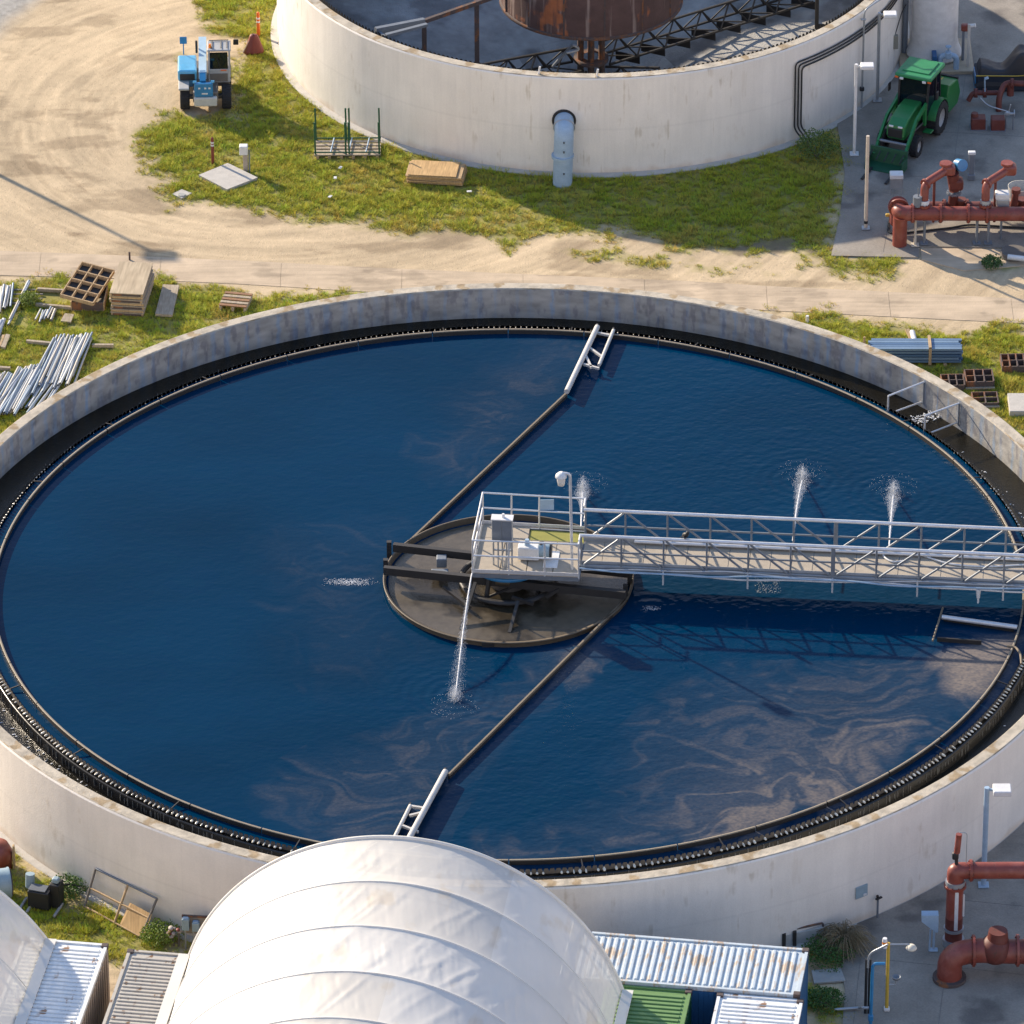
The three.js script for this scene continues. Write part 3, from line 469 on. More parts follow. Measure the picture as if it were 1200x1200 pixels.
// ---------------------------------------------------------------- centre ring, drive and platform
const bridgeDir = (() => { const a = P(679, 627.5, 4.5), b = P(1200, 651, 4.5); return b.sub(a).setY(0).normalize(); })();
const bridgeSide = V(bridgeDir.z, 0, -bridgeDir.x);               // towards the far side
{
  const fw = thing('centre_ring', 'dark steel ring skirt with cross beams around the drive in the large tank', 'ring', [0, 0, 0]);
  for (let i = 0; i < 8; i++) { const a = i / 8 * 2 * Math.PI, b = (i + 1) / 8 * 2 * Math.PI; mesh('skirt_plate', ring([[3.58, 2.25], [3.58, 2.70], [3.66, 2.70], [3.66, 2.66], [3.61, 2.66], [3.61, 2.25]], 14, a, b), mat(0.13, 0.10, 0.065, { roughness: 0.55, grain: 0.7 }), fw); }
  const beamPx = (a, b, h) => beam(P(a[0], a[1], h), P(b[0], b[1], h), 0.16, 0.24);
  for (const [a, b] of [[[461, 641], [741, 672]], [[450, 668], [733, 697]]]) mesh('cross_beam', beamPx(a, b, 2.98), M.dark, fw);
  for (const [x, y] of [[456, 643], [452, 664], [738, 676], [733, 694]]) { const p = P(x, y, 2.8); mesh('beam_hanger', beam([p.x, 2.3, p.z], [p.x, 3.05, p.z], 0.14, 0.14), M.dark, fw); }
  for (const [a, b] of [[572, 753]]) { const p = P(a, b, 2.62); mesh('port_cover', rbox(0.36, 0.2, 0.16, p.x, 2.58, p.z + 0.02, 0.02), M.dark, fw); }

  const dr = thing('drive_mechanism', 'dark steel rotating cage and drive drum under the platform', 'machine');
  mesh('column', cyl(0.55, 0.55, 1.6, 0, 2.3, 0, 28), M.steel, dr);
  mesh('drive_drum', ring([[0.0, 3.36], [1.02, 3.36], [1.02, 3.16], [0.86, 3.10], [0.86, 2.92], [0.0, 2.9]], 48), mat(0.36, 0.31, 0.24, { roughness: 0.6 }), dr);
  mesh('drum_ring', ring([[1.02, 3.14], [1.07, 3.16], [1.07, 3.24], [1.02, 3.26]], 48), M.blue, dr);
  for (let i = 0; i < 4; i++) { const a = (i + 0.6) / 4 * 2 * Math.PI, s = Math.sin(a), c = Math.cos(a); mesh('cage_leg', beam([0.95 * s, 3.1, 0.95 * c], [1.15 * s, 2.3, 1.15 * c], 0.1, 0.1), M.dark, dr); const t = a + Math.PI / 2; mesh('cage_brace', beam([1.1 * s, 2.55, 1.1 * c], [0.98 * Math.sin(t), 3.05, 0.98 * Math.cos(t)], 0.06, 0.06), M.dark, dr); }
  mesh('cage_ring', ring([[1.45, 2.62], [1.45, 2.72], [1.32, 2.72], [1.32, 2.62]], 32), M.dark, dr);
  for (const [a, b, ha, hb] of [[[557, 683], [540, 738], 3.2, 2.5], [[607, 705], [597, 742], 2.9, 2.5], [[520, 688], [551, 712], 2.75, 2.7], [[640, 700], [655, 690], 2.7, 3.0], [[600, 700], [625, 708], 2.8, 2.7]]) mesh('strut', beam(P(...a, ha), P(...b, hb), 0.09, 0.09), M.dark, dr);
  mesh('bracket', [rbox(0.5, 0.12, 0.4, -2.0, 2.72, -0.2), rbox(0.3, 0.3, 0.3, -1.95, 2.85, -0.7)], M.galvDullShade, dr).name = 'bracket';

  // platform deck with handrails
  const NL = P(554, 670, 3.5), NR = P(678, 675, 3.5), FL = P(566, 614, 3.5), FR = P(686, 621, 3.5), Y = 3.5;
  const at = (u, v, h = 0) => { const a = NL.clone().lerp(NR, u), b = FL.clone().lerp(FR, u); return a.lerp(b, v).setY(Y + h); };
  const pf = thing('drive_platform', 'pale service platform with white handrails over the tank centre', 'platform');
  const quad = (name, u0, u1, v0, v1, h0, h1, m) => { const c = [at(u0, v0), at(u1, v0), at(u1, v1), at(u0, v1)], s = new THREE.Shape(c.map((p) => new THREE.Vector2(p.x, -p.z))); return mesh(name, new THREE.ExtrudeGeometry(s, { depth: h1 - h0, bevelEnabled: false }).rotateX(-Math.PI / 2).translate(0, Y + h0, 0), m, pf); };
  for (let i = 0; i < 4; i++) quad('deck_plate', i / 4 + 0.004, (i + 1) / 4 - 0.004, 0, 0.72, -0.05, 0, M.deck);
  quad('deck_plate', 0.0, 0.46, 0.725, 1, -0.05, 0, M.deck);
  quad('mossy_plate', 0.47, 1, 0.725, 0.96, -0.08, -0.04, mat(0.30, 0.29, 0.06, { roughness: 0.8 })).userData.label = 'olive green plate';
  for (const [a, b] of [[[0, 0], [1, 0]], [[0, 1], [1, 1]], [[0, 0], [0, 1]], [[1, 0], [1, 1]]]) mesh('deck_beam', beam(at(...a, -0.11), at(...b, -0.11), 0.07, 0.12), M.galvDullShade, pf);
  for (const [a, b] of [[[0, -0.01], [1, -0.01]], [[0, 1.01], [1, 1.01]], [[-0.01, 0], [-0.01, 1]]]) mesh('toe_board', beam(at(...a, 0.05), at(...b, 0.05), 0.015, 0.11), M.rail, pf);
  const rails = [[[0, 0], [1, 0]], [[0, 1], [1, 1]], [[0, 0], [0, 1]]];
  for (const [a, b] of rails) for (const h of [1.06, 0.55]) mesh('rail', rod(at(...a, h), at(...b, h), 0.028, 10), M.rail, pf);
  for (const [u, v] of [[0, 0], [0.34, 0], [0.68, 0], [1, 0], [0, 0.5], [0, 1], [0.28, 1], [0.55, 1], [0.86, 1], [1, 1]]) mesh('rail_post', rod(at(u, v, -0.1), at(u, v, 1.08), 0.028, 10), M.rail, pf);
  for (const h of [1.06, 0.55]) { mesh('rail', rod(at(1, 1, h), at(1, 0.83, h), 0.028, 10), M.rail, pf); mesh('rail', rod(at(1, 0, h), at(1, 0.2, h), 0.028, 10), M.rail, pf); }
  { const p = at(0.62, 1.0, 0.75), s = new THREE.Group(); mesh('rail_sign', box(0.44, 0.34, 0.02, p.x, p.y, p.z - 0.05), M.blueGrey, pf); }

  const turn = -Math.atan2(bridgeDir.z, bridgeDir.x);
  const cb = thing('control_cabinet', 'grey two-door electrical cabinet on a leg frame on the platform', 'cabinet', at(0.27, 0.13), turn);
  mesh('cabinet_body', rbox(0.60, 0.74, 0.26, 0, 1.26, 0, 0.02), M.cabGrey, cb);
  mesh('cabinet_roof', box(0.64, 0.03, 0.32, 0, 1.65, 0), M.white, cb);
  for (const s of [-1, 1]) mesh('cabinet_door', rbox(0.275, 0.68, 0.02, s * 0.143, 1.26, 0.14, 0.008), M.galvDullShade, cb);
  for (const s of [-0.27, 0.27]) mesh('leg', rbox(0.05, 1.66, 0.05, s, 0.83, -0.10, 0.01), M.galv, cb);
  for (const s of [-0.12, 0, 0.12]) mesh('conduit', rod([s, 0, 0.02], [s, 0.9, 0.02], 0.025), M.galv, cb);
  mesh('cross_bar', rbox(0.58, 0.05, 0.05, 0, 0.5, -0.1, 0.01), M.galv, cb);
  mesh('breather', cyl(0.05, 0.04, 0.12, 0.03, 1.72, 0), M.white, cb);

  const mo = thing('drive_motor', 'white gear motor with a round end cap on the platform deck', 'motor', at(0.52, 0.34), turn);
  mesh('gearbox', rbox(0.62, 0.42, 0.45, -0.05, 0.24, 0, 0.05), M.white, mo);
  mesh('motor_body', rod([0.24, 0.28, 0], [0.56, 0.28, 0], 0.2, 20), M.motor, mo);
  mesh('end_cap', rod([0.56, 0.28, 0], [0.62, 0.28, 0], 0.22, 20), M.black, mo);
  mesh('filler_cap', cyl(0.09, 0.06, 0.2, -0.1, 0.53, 0.02), M.blueGrey, mo); mesh('lifting_eye', cyl(0.05, 0.05, 0.1, 0.3, 0.5, 0), M.steel, mo);
  const pl = thing('cover_plate', 'flat white cover plate lying on the platform deck', 'plate', at(0.72, 0.32, 0.012), turn);
  mesh('plate', rbox(0.42, 0.02, 0.95, 0, 0.0, 0, 0.008), M.white, pl);

  const lp = thing('platform_lamp', 'white gooseneck lamp pole with a globe light on the platform', 'lamp', at(0.93, 0.14));
  mesh('pole', pipe([[0, -0.1, 0], [-0.06, 3.2, 0], [-0.30, 3.22, 0]], 0.042, 0.14, 12), M.rail, lp);
  mesh('lamp_cap', new THREE.LatheGeometry([[0, 0.12], [0.08, 0.12], [0.16, 0.04], [0.17, -0.03], [0.14, -0.05]].map(([a, b]) => new THREE.Vector2(a, b)), 24).translate(-0.32, 3.12, 0), M.white, lp);
  mesh('lamp_globe', new THREE.LatheGeometry([[0.12, 0], [0.12, -0.1], [0.10, -0.25], [0.0, -0.28]].map(([a, b]) => new THREE.Vector2(a, b)), 24).translate(-0.32, 3.08, 0), mat(0.75, 0.72, 0.66, { roughness: 0.2, grain: 0 }), lp);
}

// ---------------------------------------------------------------- the bridge
{
  const br = thing('access_bridge', 'galvanised truss footbridge from the centre platform to the tank wall', 'bridge');
  const O = P(679, 627.5, 4.5), OF = P(686, 597.5, 4.5), W = OF.clone().sub(O).dot(bridgeSide);
  const at = (s, w, y) => O.clone().setY(y).addScaledVector(bridgeDir, s).addScaledVector(bridgeSide, w);   // s along, w across (0 near, W far)
  const sOf = (x) => { const p = P(x, 640, 4.4); return p.sub(O).dot(bridgeDir); };
  const top = 4.5, bot = 3.46, sEnd = sOf(1178) + 1.25 * 4, mid = sOf(977);
  const posts = [0.05, ...[727, 777, 828, 877, 927, 977, 1028, 1078, 1129, 1178].map(sOf)]; for (let i = 1; i <= 4; i++) posts.push(sOf(1178) + 1.25 * i);
  for (const w of [0, W]) {
    mesh('top_chord', rod(at(0, w, top), at(sEnd, w, top), 0.055, 12), M.rail, br);
    mesh('bottom_chord', beam(at(0, w, bot), at(sEnd, w, bot), 0.07, 0.13), M.galv, br);
    mesh('mid_rail', beam(at(0, w, 3.98), at(sEnd, w, 3.98), 0.035, 0.05), M.galvDullShade, br);
    posts.forEach((s, i) => {
      mesh('post', beam(at(s, w, bot), at(s, w, top), Math.abs(s - mid) < 0.1 ? 0.12 : 0.055, 0.055), M.galvDullShade, br);
      if (i + 1 < posts.length) { const t = posts[i + 1], a = s < mid - 0.1 && i > 0; mesh('diagonal', beam(at(a ? s + 0.06 : t - 0.06, w, top - 0.06), at(a ? t - 0.06 : s + 0.06, w, bot + 0.06), 0.05, 0.05), i ? M.galvDullShade : M.galv, br); }
    });
  }
  for (let i = 0; i + 1 < posts.length; i++) {
    const n = 2; for (let k = 0; k < n; k++) { const s0 = mix(posts[i], posts[i + 1], k / n) + 0.008, s1 = mix(posts[i], posts[i + 1], (k + 1) / n) - 0.008, a = (s0 + s1) / 2; mesh('deck_panel', beam(at(s0, W / 2, bot + 0.02), at(s1, W / 2, bot + 0.02), W - 0.12, 0.04), M.deck, br); }
    mesh('floor_beam', beam(at(posts[i], 0.04, bot - 0.03), at(posts[i], W - 0.04, bot - 0.03), 0.06, 0.08), M.galvDullShade, br);
  }
  for (const w of [0.07, W - 0.07]) mesh('toe_board', beam(at(0, w, bot + 0.10), at(sEnd, w, bot + 0.10), 0.012, 0.12), M.galv, br);
  // conduits sagging along the near chord, white water pipe along the far one
  const sag = (w, y, r, ph, m) => mesh('side_pipe', new THREE.TubeGeometry(new THREE.CatmullRomCurve3(Array.from({ length: 30 }, (_, i) => { const s = i / 29 * sEnd; return at(s, w, y + 0.045 * Math.sin(s * 0.9 + ph) + 0.02 * Math.sin(s * 2.3 + ph)); })), 90, r, 8), m, br);
  sag(-0.10, bot - 0.09, 0.032, 0.4, M.rail); sag(-0.16, bot - 0.02, 0.028, 2.2, M.blueGrey); sag(-0.13, bot + 0.05, 0.022, 4.0, M.galv);
  mesh('side_pipe', rod(at(1.5, W - 0.16, bot + 0.14), at(sEnd, W - 0.16, bot + 0.12), 0.05, 10), M.rail, br);
  for (const x of [777, 877, 977, 1077, 1178]) { const s = sOf(x); mesh('hanger', beam(at(s, -0.13, bot + 0.06), at(s, -0.13, bot - 0.42), 0.05, 0.05), M.rail, br); }
  { const s = sOf(1149); mesh('nozzle', [rod(at(s, -0.12, bot - 0.08), at(s, -0.12, bot - 0.38), 0.075, 12, 0.05), rod(at(s, -0.12, bot - 0.38), at(s, -0.12, bot - 0.55), 0.03, 8)], M.white, br); }
  { const h = new THREE.CatmullRomCurve3([[1062, 657], [1045, 658], [1035, 650], [1042, 646], [1070, 648], [1110, 660], [1150, 664], [1200, 662]].map(([a, b]) => P(a, b, bot + 0.07))); tag(mesh('garden_hose', new THREE.TubeGeometry(h, 80, 0.028, 8), M.white), 'white hose lying in a loop on the footbridge deck', 'hose'); }
  { const p = P(803, 630, 4.6); const b = thing('perched_bird', 'small dark bird perched on the footbridge rail', 'bird', at(p.sub(O).dot(bridgeDir), 0, top + 0.05), 0.6); const g = [new THREE.SphereGeometry(0.1, 12, 10).scale(0.75, 0.85, 1.5).rotateX(-0.6).translate(0, 0.12, 0), new THREE.SphereGeometry(0.055, 10, 8).translate(0, 0.25, 0.11), rod([0, 0.25, 0.15], [0, 0.24, 0.22], 0.014, 6, 0.002), beam([0, 0.06, -0.1], [0, -0.08, -0.25], 0.05, 0.015), rod([0.02, 0, 0], [0.02, 0.08, 0], 0.008, 5), rod([-0.02, 0, 0], [-0.02, 0.08, 0], 0.008, 5)]; mesh('body', g, M.dark, b); }
}

// ---------------------------------------------------------------- skimmer arms and scum gear
{
  const mBoom = mat(0.24, 0.19, 0.13, { roughness: 0.7 }), mW = mat(0.66, 0.63, 0.58, { roughness: 0.5 });
  const arm = (label, a, b, blade, side, cross) => {
    const t = thing('skimmer_arm', label, 'skimmer', [0, 0, 0], 0, 'skimmer arms floating on the tank water');
    mesh('boom', beam(P(...a, 2.66), P(...b, 2.66), 0.055, 0.08), mBoom, t); mesh('boom_board', beam(P(...a, 2.66).setY(2.55), P(...b, 2.66).setY(2.55), 0.05, 0.14), M.dark, t);
    mesh('blade_tube', rod(P(...blade[0], 2.78), P(...blade[1], 2.78), 0.085, 14), mW, t);
    mesh('blade', beam(P(...blade[0], 2.6).setY(2.58), P(...blade[1], 2.6).setY(2.58), 0.06, 0.3), M.dark, t);
    mesh('side_tube', rod(P(...side[0], 2.74), P(...side[1], 2.74), 0.055, 12), mW, t);
    mesh('side_blade', beam(P(...side[0], 2.6).setY(2.58), P(...side[1], 2.6).setY(2.58), 0.05, 0.26), M.dark, t);
    for (const [p, q] of cross) mesh('cross_bar', beam(P(...p, 2.74), P(...q, 2.74), 0.07, 0.07), mW, t);
    return t;
  };
  arm('skimmer boom with white tube blade reaching the weir nearer the road', [474, 640], [664, 461], [[664, 459], [700, 383]], [[702, 428], [719, 387]], [[[684, 427], [702, 432]], [[691, 408], [705, 418]], [[699, 390], [714, 393]], [[686, 416], [693, 431]]]);
  arm('skimmer boom with white tube blade ending beside the white fabric dome', [733, 703], [526, 908], [[522, 904], [478, 985]], [[481, 944], [458, 990]], [[[482, 945], [501, 948]], [[480, 956], [496, 952]], [[472, 968], [490, 975]]]);
  const st = thing('scum_trough', 'white pipe trough with end bar beside the weir below the footbridge', 'trough');
  mesh('pipe', rod(P(1104, 723, 2.7), P(1192, 735, 2.7), 0.07, 12), M.rail, st);
  mesh('end_bar', rod(P(1105, 712, 2.72), P(1093, 751, 2.72), 0.03, 8), mBoom, st);
  mesh('trough_box', [beam(P(1106, 728, 2.5), P(1188, 741, 2.5), 0.05, 0.34), beam(P(1098, 752, 2.5), P(1150, 756, 2.5), 0.05, 0.3)], M.dark, st).name = 'trough_box';
  mesh('link_pipe', pipe([P(1180, 757, 2.7), P(1190, 758, 2.7), P(1196, 766, 2.7), P(1197, 778, 2.7)], 0.035, 0.3), mBoom, st);
}
{ // two handrail frames bridging the outer channel
  const fr = (label, A, B, C, D) => {
    const t = thing('channel_handrail', label, 'handrail', [0, 0, 0], 0, 'handrail frames bridging the outer channel');
    const p = P(...A, 3.05), q = P(...B, 3.05);
    mesh('top_rail', rod(p, q, 0.03, 10), M.rail, t); mesh('lower_rail', rod(P(...C, 2.3), P(...D, 2.3), 0.03, 10), M.rail, t);
    mesh('post', rod(p, p.clone().setY(2.42), 0.03, 10), M.rail, t); mesh('post', rod(q, q.clone().setY(2.28), 0.03, 10), M.galvDullShade, t);
  };
  fr('white handrail frame across the channel, nearer the blue pipe bundle', [1041, 464], [1083, 447.5], [1050, 482], [1083, 470]);
  fr('white handrail frame across the channel, nearer the footbridge', [1084, 487], [1124, 472.5], [1091, 507], [1123, 494.5]);
  const l = []; for (let i = 0; i < 130; i++) { const t = rnd(), p = P(mix(1066, 1100, t) + rr(-4, 4), mix(497, 486, t) + rr(-6, 5), 2.15); l.push([p.setY(2.15 + rr(0, 0.06)), V(rr(0.012, 0.055), rr(0.006, 0.016), rr(0.010, 0.03)), new THREE.Euler(0, rr(0, 3), 0)]); }
  instances('foam', new THREE.IcosahedronGeometry(1, 1), mFoam, l, 'clump of white foam between the two channel handrails');
}
{ // spray jets: a thin stream, a burst of droplets, froth where it strikes, and white specks imitating glints
  const ball = new THREE.IcosahedronGeometry(1, 0);
  JETS.forEach((j, n) => {
    const t = thing('water_jet', ['white spray jet striking the water beyond the footbridge, nearest its middle', 'white spray jet beyond the footbridge, nearest the tank wall', 'white spray jet striking the water behind the platform lamp', 'long white jet falling from the platform corner towards the white dome'][n], 'water jet', [0, 0, 0], 0, 'spray jets on the tank water');
    const peak = j.from.clone().lerp(j.to, 0.45).setY(3.55), c = new THREE.QuadraticBezierCurve3(j.from, peak, j.to.clone());
    mesh('stream', new THREE.TubeGeometry(c, 20, j.front ? 0.02 : 0.022, 8), mFoam, t);
    const l = [], d = j.to.clone().sub(j.from).setY(0).normalize();
    for (let i = 0; i < 4200; i++) { const u = Math.pow(rnd(), 0.6), q = c.getPoint(u), s = 0.015 + 0.15 * u * u; q.x += (rnd() + rnd() + rnd() - 1.5) * s * 1.6; q.z += (rnd() + rnd() + rnd() - 1.5) * s * 1.6; q.y = Math.max(2.54, q.y + (rnd() + rnd() - 1) * s); l.push([q, V(1, 1, 1).multiplyScalar(rr(0.003, 0.007))]); }
    for (let i = 0; i < 1700; i++) { const a = rr(0, 6.28), r = Math.abs(rnd() + rnd() - 1) * 0.42; l.push([V(j.to.x + r * Math.cos(a) * 0.6 + d.x * 0.15, 2.54 + rnd() * rnd() * 0.5 * (1 - r), j.to.z + r * Math.sin(a) + d.z * 0.15), V(1, 1, 1).multiplyScalar(rr(0.003, 0.008))]); }
    for (let i = 0; i < 150; i++) { const a = rr(0, 6.28), r = Math.sqrt(rnd()) * 0.75; l.push([V(j.to.x + d.x * 0.55 + r * Math.cos(a), 2.53, j.to.z + d.z * 0.55 + r * Math.sin(a)), V(rr(0.005, 0.014), 0.003, rr(0.003, 0.007)), new THREE.Euler(0, rr(-0.4, 0.4), 0)]); }  // flat white specks laid on the water in place of glints
    instances('spray', ball, mFoam, l, 'fine white droplets and flat specks imitating glints', t);
  });
  const l = []; for (let i = 0; i < 700; i++) { const p = P(410 + (rnd() + rnd() + rnd() - 1.5) * 26, 682 + (rnd() + rnd() - 1) * 5, 2.53); l.push([p, V(1.6, 0.5, 0.8).multiplyScalar(rr(0.004, 0.011))]); }
  for (let i = 0; i < 200; i++) { const p = P(rr(885, 915), 683 + rr(-8, 12), 2.53); l.push([p, V(1.5, 0.5, 0.8).multiplyScalar(rr(0.005, 0.012))]); }
  for (let i = 0; i < 90; i++) { const p = P(765 + (rnd() + rnd() - 1) * 12, 713 + (rnd() + rnd() - 1) * 3, 2.53); l.push([p, V(1.5, 0.5, 0.8).multiplyScalar(rr(0.005, 0.012))]); }
  instances('foam', ball, mFoam, l, 'small white splashes on the water around the centre ring');
}
// ---------------------------------------------------------------- vehicles
function wheel(parent, x, y, z, r, w, rimM = M.cabGrey) {
  const g = new THREE.LatheGeometry([[r * 0.58, -w / 2], [r * 0.92, -w / 2], [r, -w * 0.36], [r, w * 0.36], [r * 0.92, w / 2], [r * 0.58, w / 2], [r * 0.58, -w / 2]].map(([a, b]) => new THREE.Vector2(a, b)), 28).rotateZ(Math.PI / 2).translate(x, y, z);
  const lugs = []; for (let i = 0; i < 18; i++) { const a = i / 18 * 2 * Math.PI; for (const s of [-1, 1]) lugs.push(box(w * 0.46, r * 0.06, r * 0.09).translate(s * w * 0.24, r * 1.01, 0).rotateX(a + s * 0.09).translate(x, y, z)); }
  const t = mesh('wheel', [g, ...lugs], M.rubber, parent);
  mesh('hub', new THREE.LatheGeometry([[0, 0.09], [r * 0.2, 0.09], [r * 0.25, 0.02], [r * 0.5, 0.0], [r * 0.58, w * 0.35], [r * 0.6, w * 0.42]].map(([a, b]) => new THREE.Vector2(a, b)), 24).rotateZ(x > 0 ? -Math.PI / 2 : Math.PI / 2).translate(x, y, z), rimM, t);
}
{
  const t = thing('tractor', 'green cab tractor with front loader parked by the far tank', 'tractor', [13.78, 0.05, -33.45], -24 * Math.PI / 180);
  for (const s of [-1, 1]) { wheel(t, s * 0.62, 0.58, 0, 0.58, 0.38); wheel(t, s * 0.58, 0.36, 1.85, 0.36, 0.26); }
  mesh('chassis', [rbox(0.46, 0.34, 2.4, 0, 0.62, 0.85, 0.05), rbox(1.0, 0.14, 0.14, 0, 0.4, 1.85), rbox(1.0, 0.2, 0.2, 0, 0.58, 0)], M.black, t);
  { const s = new THREE.Shape([[0.75, 0.8], [0.75, 1.36], [1.2, 1.38], [1.9, 1.27], [2.2, 1.14], [2.26, 0.85], [2.2, 0.75]].map(([a, b]) => new THREE.Vector2(a, b))); mesh('hood', new THREE.ExtrudeGeometry(s, { depth: 0.5, bevelEnabled: true, bevelSize: 0.06, bevelThickness: 0.07, bevelSegments: 3 }).translate(0, 0, -0.25).rotateY(-Math.PI / 2), M.green, t); }
  mesh('grille', rbox(0.5, 0.32, 0.05, 0, 0.94, 2.32, 0.02), M.black, t);
  for (const s of [-1, 1]) mesh('headlight', rbox(0.16, 0.07, 0.05, s * 0.16, 1.16, 2.28, 0.02), M.white, t);
  mesh('cab_lower', rbox(1.02, 0.55, 1.1, 0, 0.98, 0.15, 0.05), M.black, t);
  for (const [x, z, x2, z2] of [[-0.5, 0.74, -0.52, 0.62], [0.5, 0.74, 0.52, 0.62], [-0.56, 0.1, -0.56, 0.1], [0.56, 0.1, 0.56, 0.1], [-0.52, -0.42, -0.52, -0.38], [0.52, -0.42, 0.52, -0.38]]) mesh('cab_post', beam([x, 1.15, z], [x2, 2.2, z2], 0.06, 0.06), M.black, t);
  const pane = (name, a) => { const g = new THREE.BufferGeometry(); g.setAttribute('position', new THREE.Float32BufferAttribute([0, 1, 2, 0, 2, 3].flatMap((i) => a[i]), 3)); g.computeVertexNormals(); mesh(name, g, M.glass, t); };
  pane('windscreen', [[-0.46, 1.2, 0.73], [0.46, 1.2, 0.73], [0.49, 2.18, 0.62], [-0.49, 2.18, 0.62]]);
  pane('rear_window', [[-0.5, 1.2, -0.42], [0.5, 1.2, -0.42], [0.5, 2.18, -0.38], [-0.5, 2.18, -0.38]]);
  for (const s of [-1, 1]) { pane('side_window', [[s * 0.51, 0.9, 0.7], [s * 0.56, 0.9, 0.1], [s * 0.56, 2.18, 0.1], [s * 0.53, 2.18, 0.6]]); pane('side_window', [[s * 0.56, 1.2, 0.1], [s * 0.53, 1.2, -0.4], [s * 0.53, 2.18, -0.38], [s * 0.56, 2.18, 0.1]]); }
  mesh('cab_roof', [rbox(1.3, 0.15, 1.35, 0, 2.27, 0.1, 0.06), rbox(0.95, 0.05, 0.95, 0, 2.36, 0.05, 0.02)], M.greenRoof, t);
  for (const s of [-1, 1]) { mesh('marker_light', rbox(0.12, 0.06, 0.05, s * 0.58, 2.2, 0.77, 0.01), M.orange, t); mesh('work_light', rbox(0.13, 0.08, 0.06, s * 0.4, 2.18, 0.78, 0.02), M.white, t); }
  for (const s of [-1, 1]) { const f = new THREE.Shape(); f.absarc(0, 0.58, 0.68, 0.25, Math.PI - 0.15, false); f.absarc(0, 0.58, 0.63, Math.PI - 0.15, 0.25, true); mesh('fender', new THREE.ExtrudeGeometry(f, { depth: 0.36, bevelEnabled: false }).translate(0, 0, -0.18).rotateY(-Math.PI / 2).translate(s * 0.6, 0, 0), M.green, t); mesh('step', rbox(0.3, 0.05, 0.3, s * 0.62, 0.45, 0.85), M.green, t); }
  for (const s of [-1, 1]) { const x = s * 0.52; mesh('loader_arm', [beam([x, 0.7, 0.95], [x, 1.45, 0.95], 0.09, 0.14), beam([x, 1.42, 0.85], [x, 1.22, 1.75], 0.08, 0.14), beam([x, 1.24, 1.7], [x, 0.62, 2.5], 0.08, 0.15), beam([x, 0.64, 2.45], [x, 0.32, 2.85], 0.08, 0.13)], M.green, t); mesh('loader_ram', rod([x, 0.85, 1.15], [x, 0.95, 2.1], 0.035), M.black, t); mesh('mirror', rbox(0.05, 0.3, 0.18, s * 0.85, 1.75, 0.7), M.black, t); }
  mesh('loader_tube', rod([-0.52, 0.66, 2.46], [0.52, 0.66, 2.46], 0.05), M.galvDullShade, t);
  { const s = new THREE.Shape([[2.85, 0.62], [2.88, 0.08], [3.4, 0.03], [3.4, 0.0], [2.83, 0.0], [2.78, 0.62]].map(([a, b]) => new THREE.Vector2(a, b))); mesh('bucket', [new THREE.ExtrudeGeometry(s, { depth: 1.3, bevelEnabled: false }).translate(0, 0, -0.65).rotateY(-Math.PI / 2), box(0.03, 0.4, 0.5, -0.64, 0.2, 3.08), box(0.03, 0.4, 0.5, 0.64, 0.2, 3.08)], M.greenDark, t); }
  for (let i = 0; i < 5; i++) mesh('bucket_bar', beam([-0.55 + i * 0.275, 0.5, 2.9], [-0.55 + i * 0.275, 0.36, 3.3], 0.03, 0.03), M.black, t);
  for (const s of [-1, 1]) mesh('fork', rbox(0.1, 0.05, 0.9, s * 0.42, 0.05, 3.75, 0.015), M.black, t);
  { const s = new THREE.Shape([[-0.75, 0.45], [-1.0, 1.25], [-1.75, 1.15], [-2.0, 0.6], [-1.8, 0.3], [-0.9, 0.3]].map(([a, b]) => new THREE.Vector2(a, b))); mesh('rear_implement', new THREE.ExtrudeGeometry(s, { depth: 1.25, bevelEnabled: true, bevelSize: 0.05, bevelThickness: 0.05, bevelSegments: 2 }).translate(0, 0, -0.62).rotateY(-Math.PI / 2), M.green, t); mesh('implement_edge', beam([-0.66, 1.2, -1.78], [0.66, 1.2, -1.78], 0.1, 0.1), M.black, t); mesh('hitch', [beam([0, 0.6, -0.2], [0, 0.6, -0.9], 0.3, 0.1), beam([0, 1.9, -0.45], [0, 1.2, -1.2], 0.07, 0.07)], M.greenDark, t); mesh('implement_strap', beam([0.2, 1.28, -1.0], [0.2, 1.22, -1.6], 0.04, 0.02), M.yellow, t); }
}
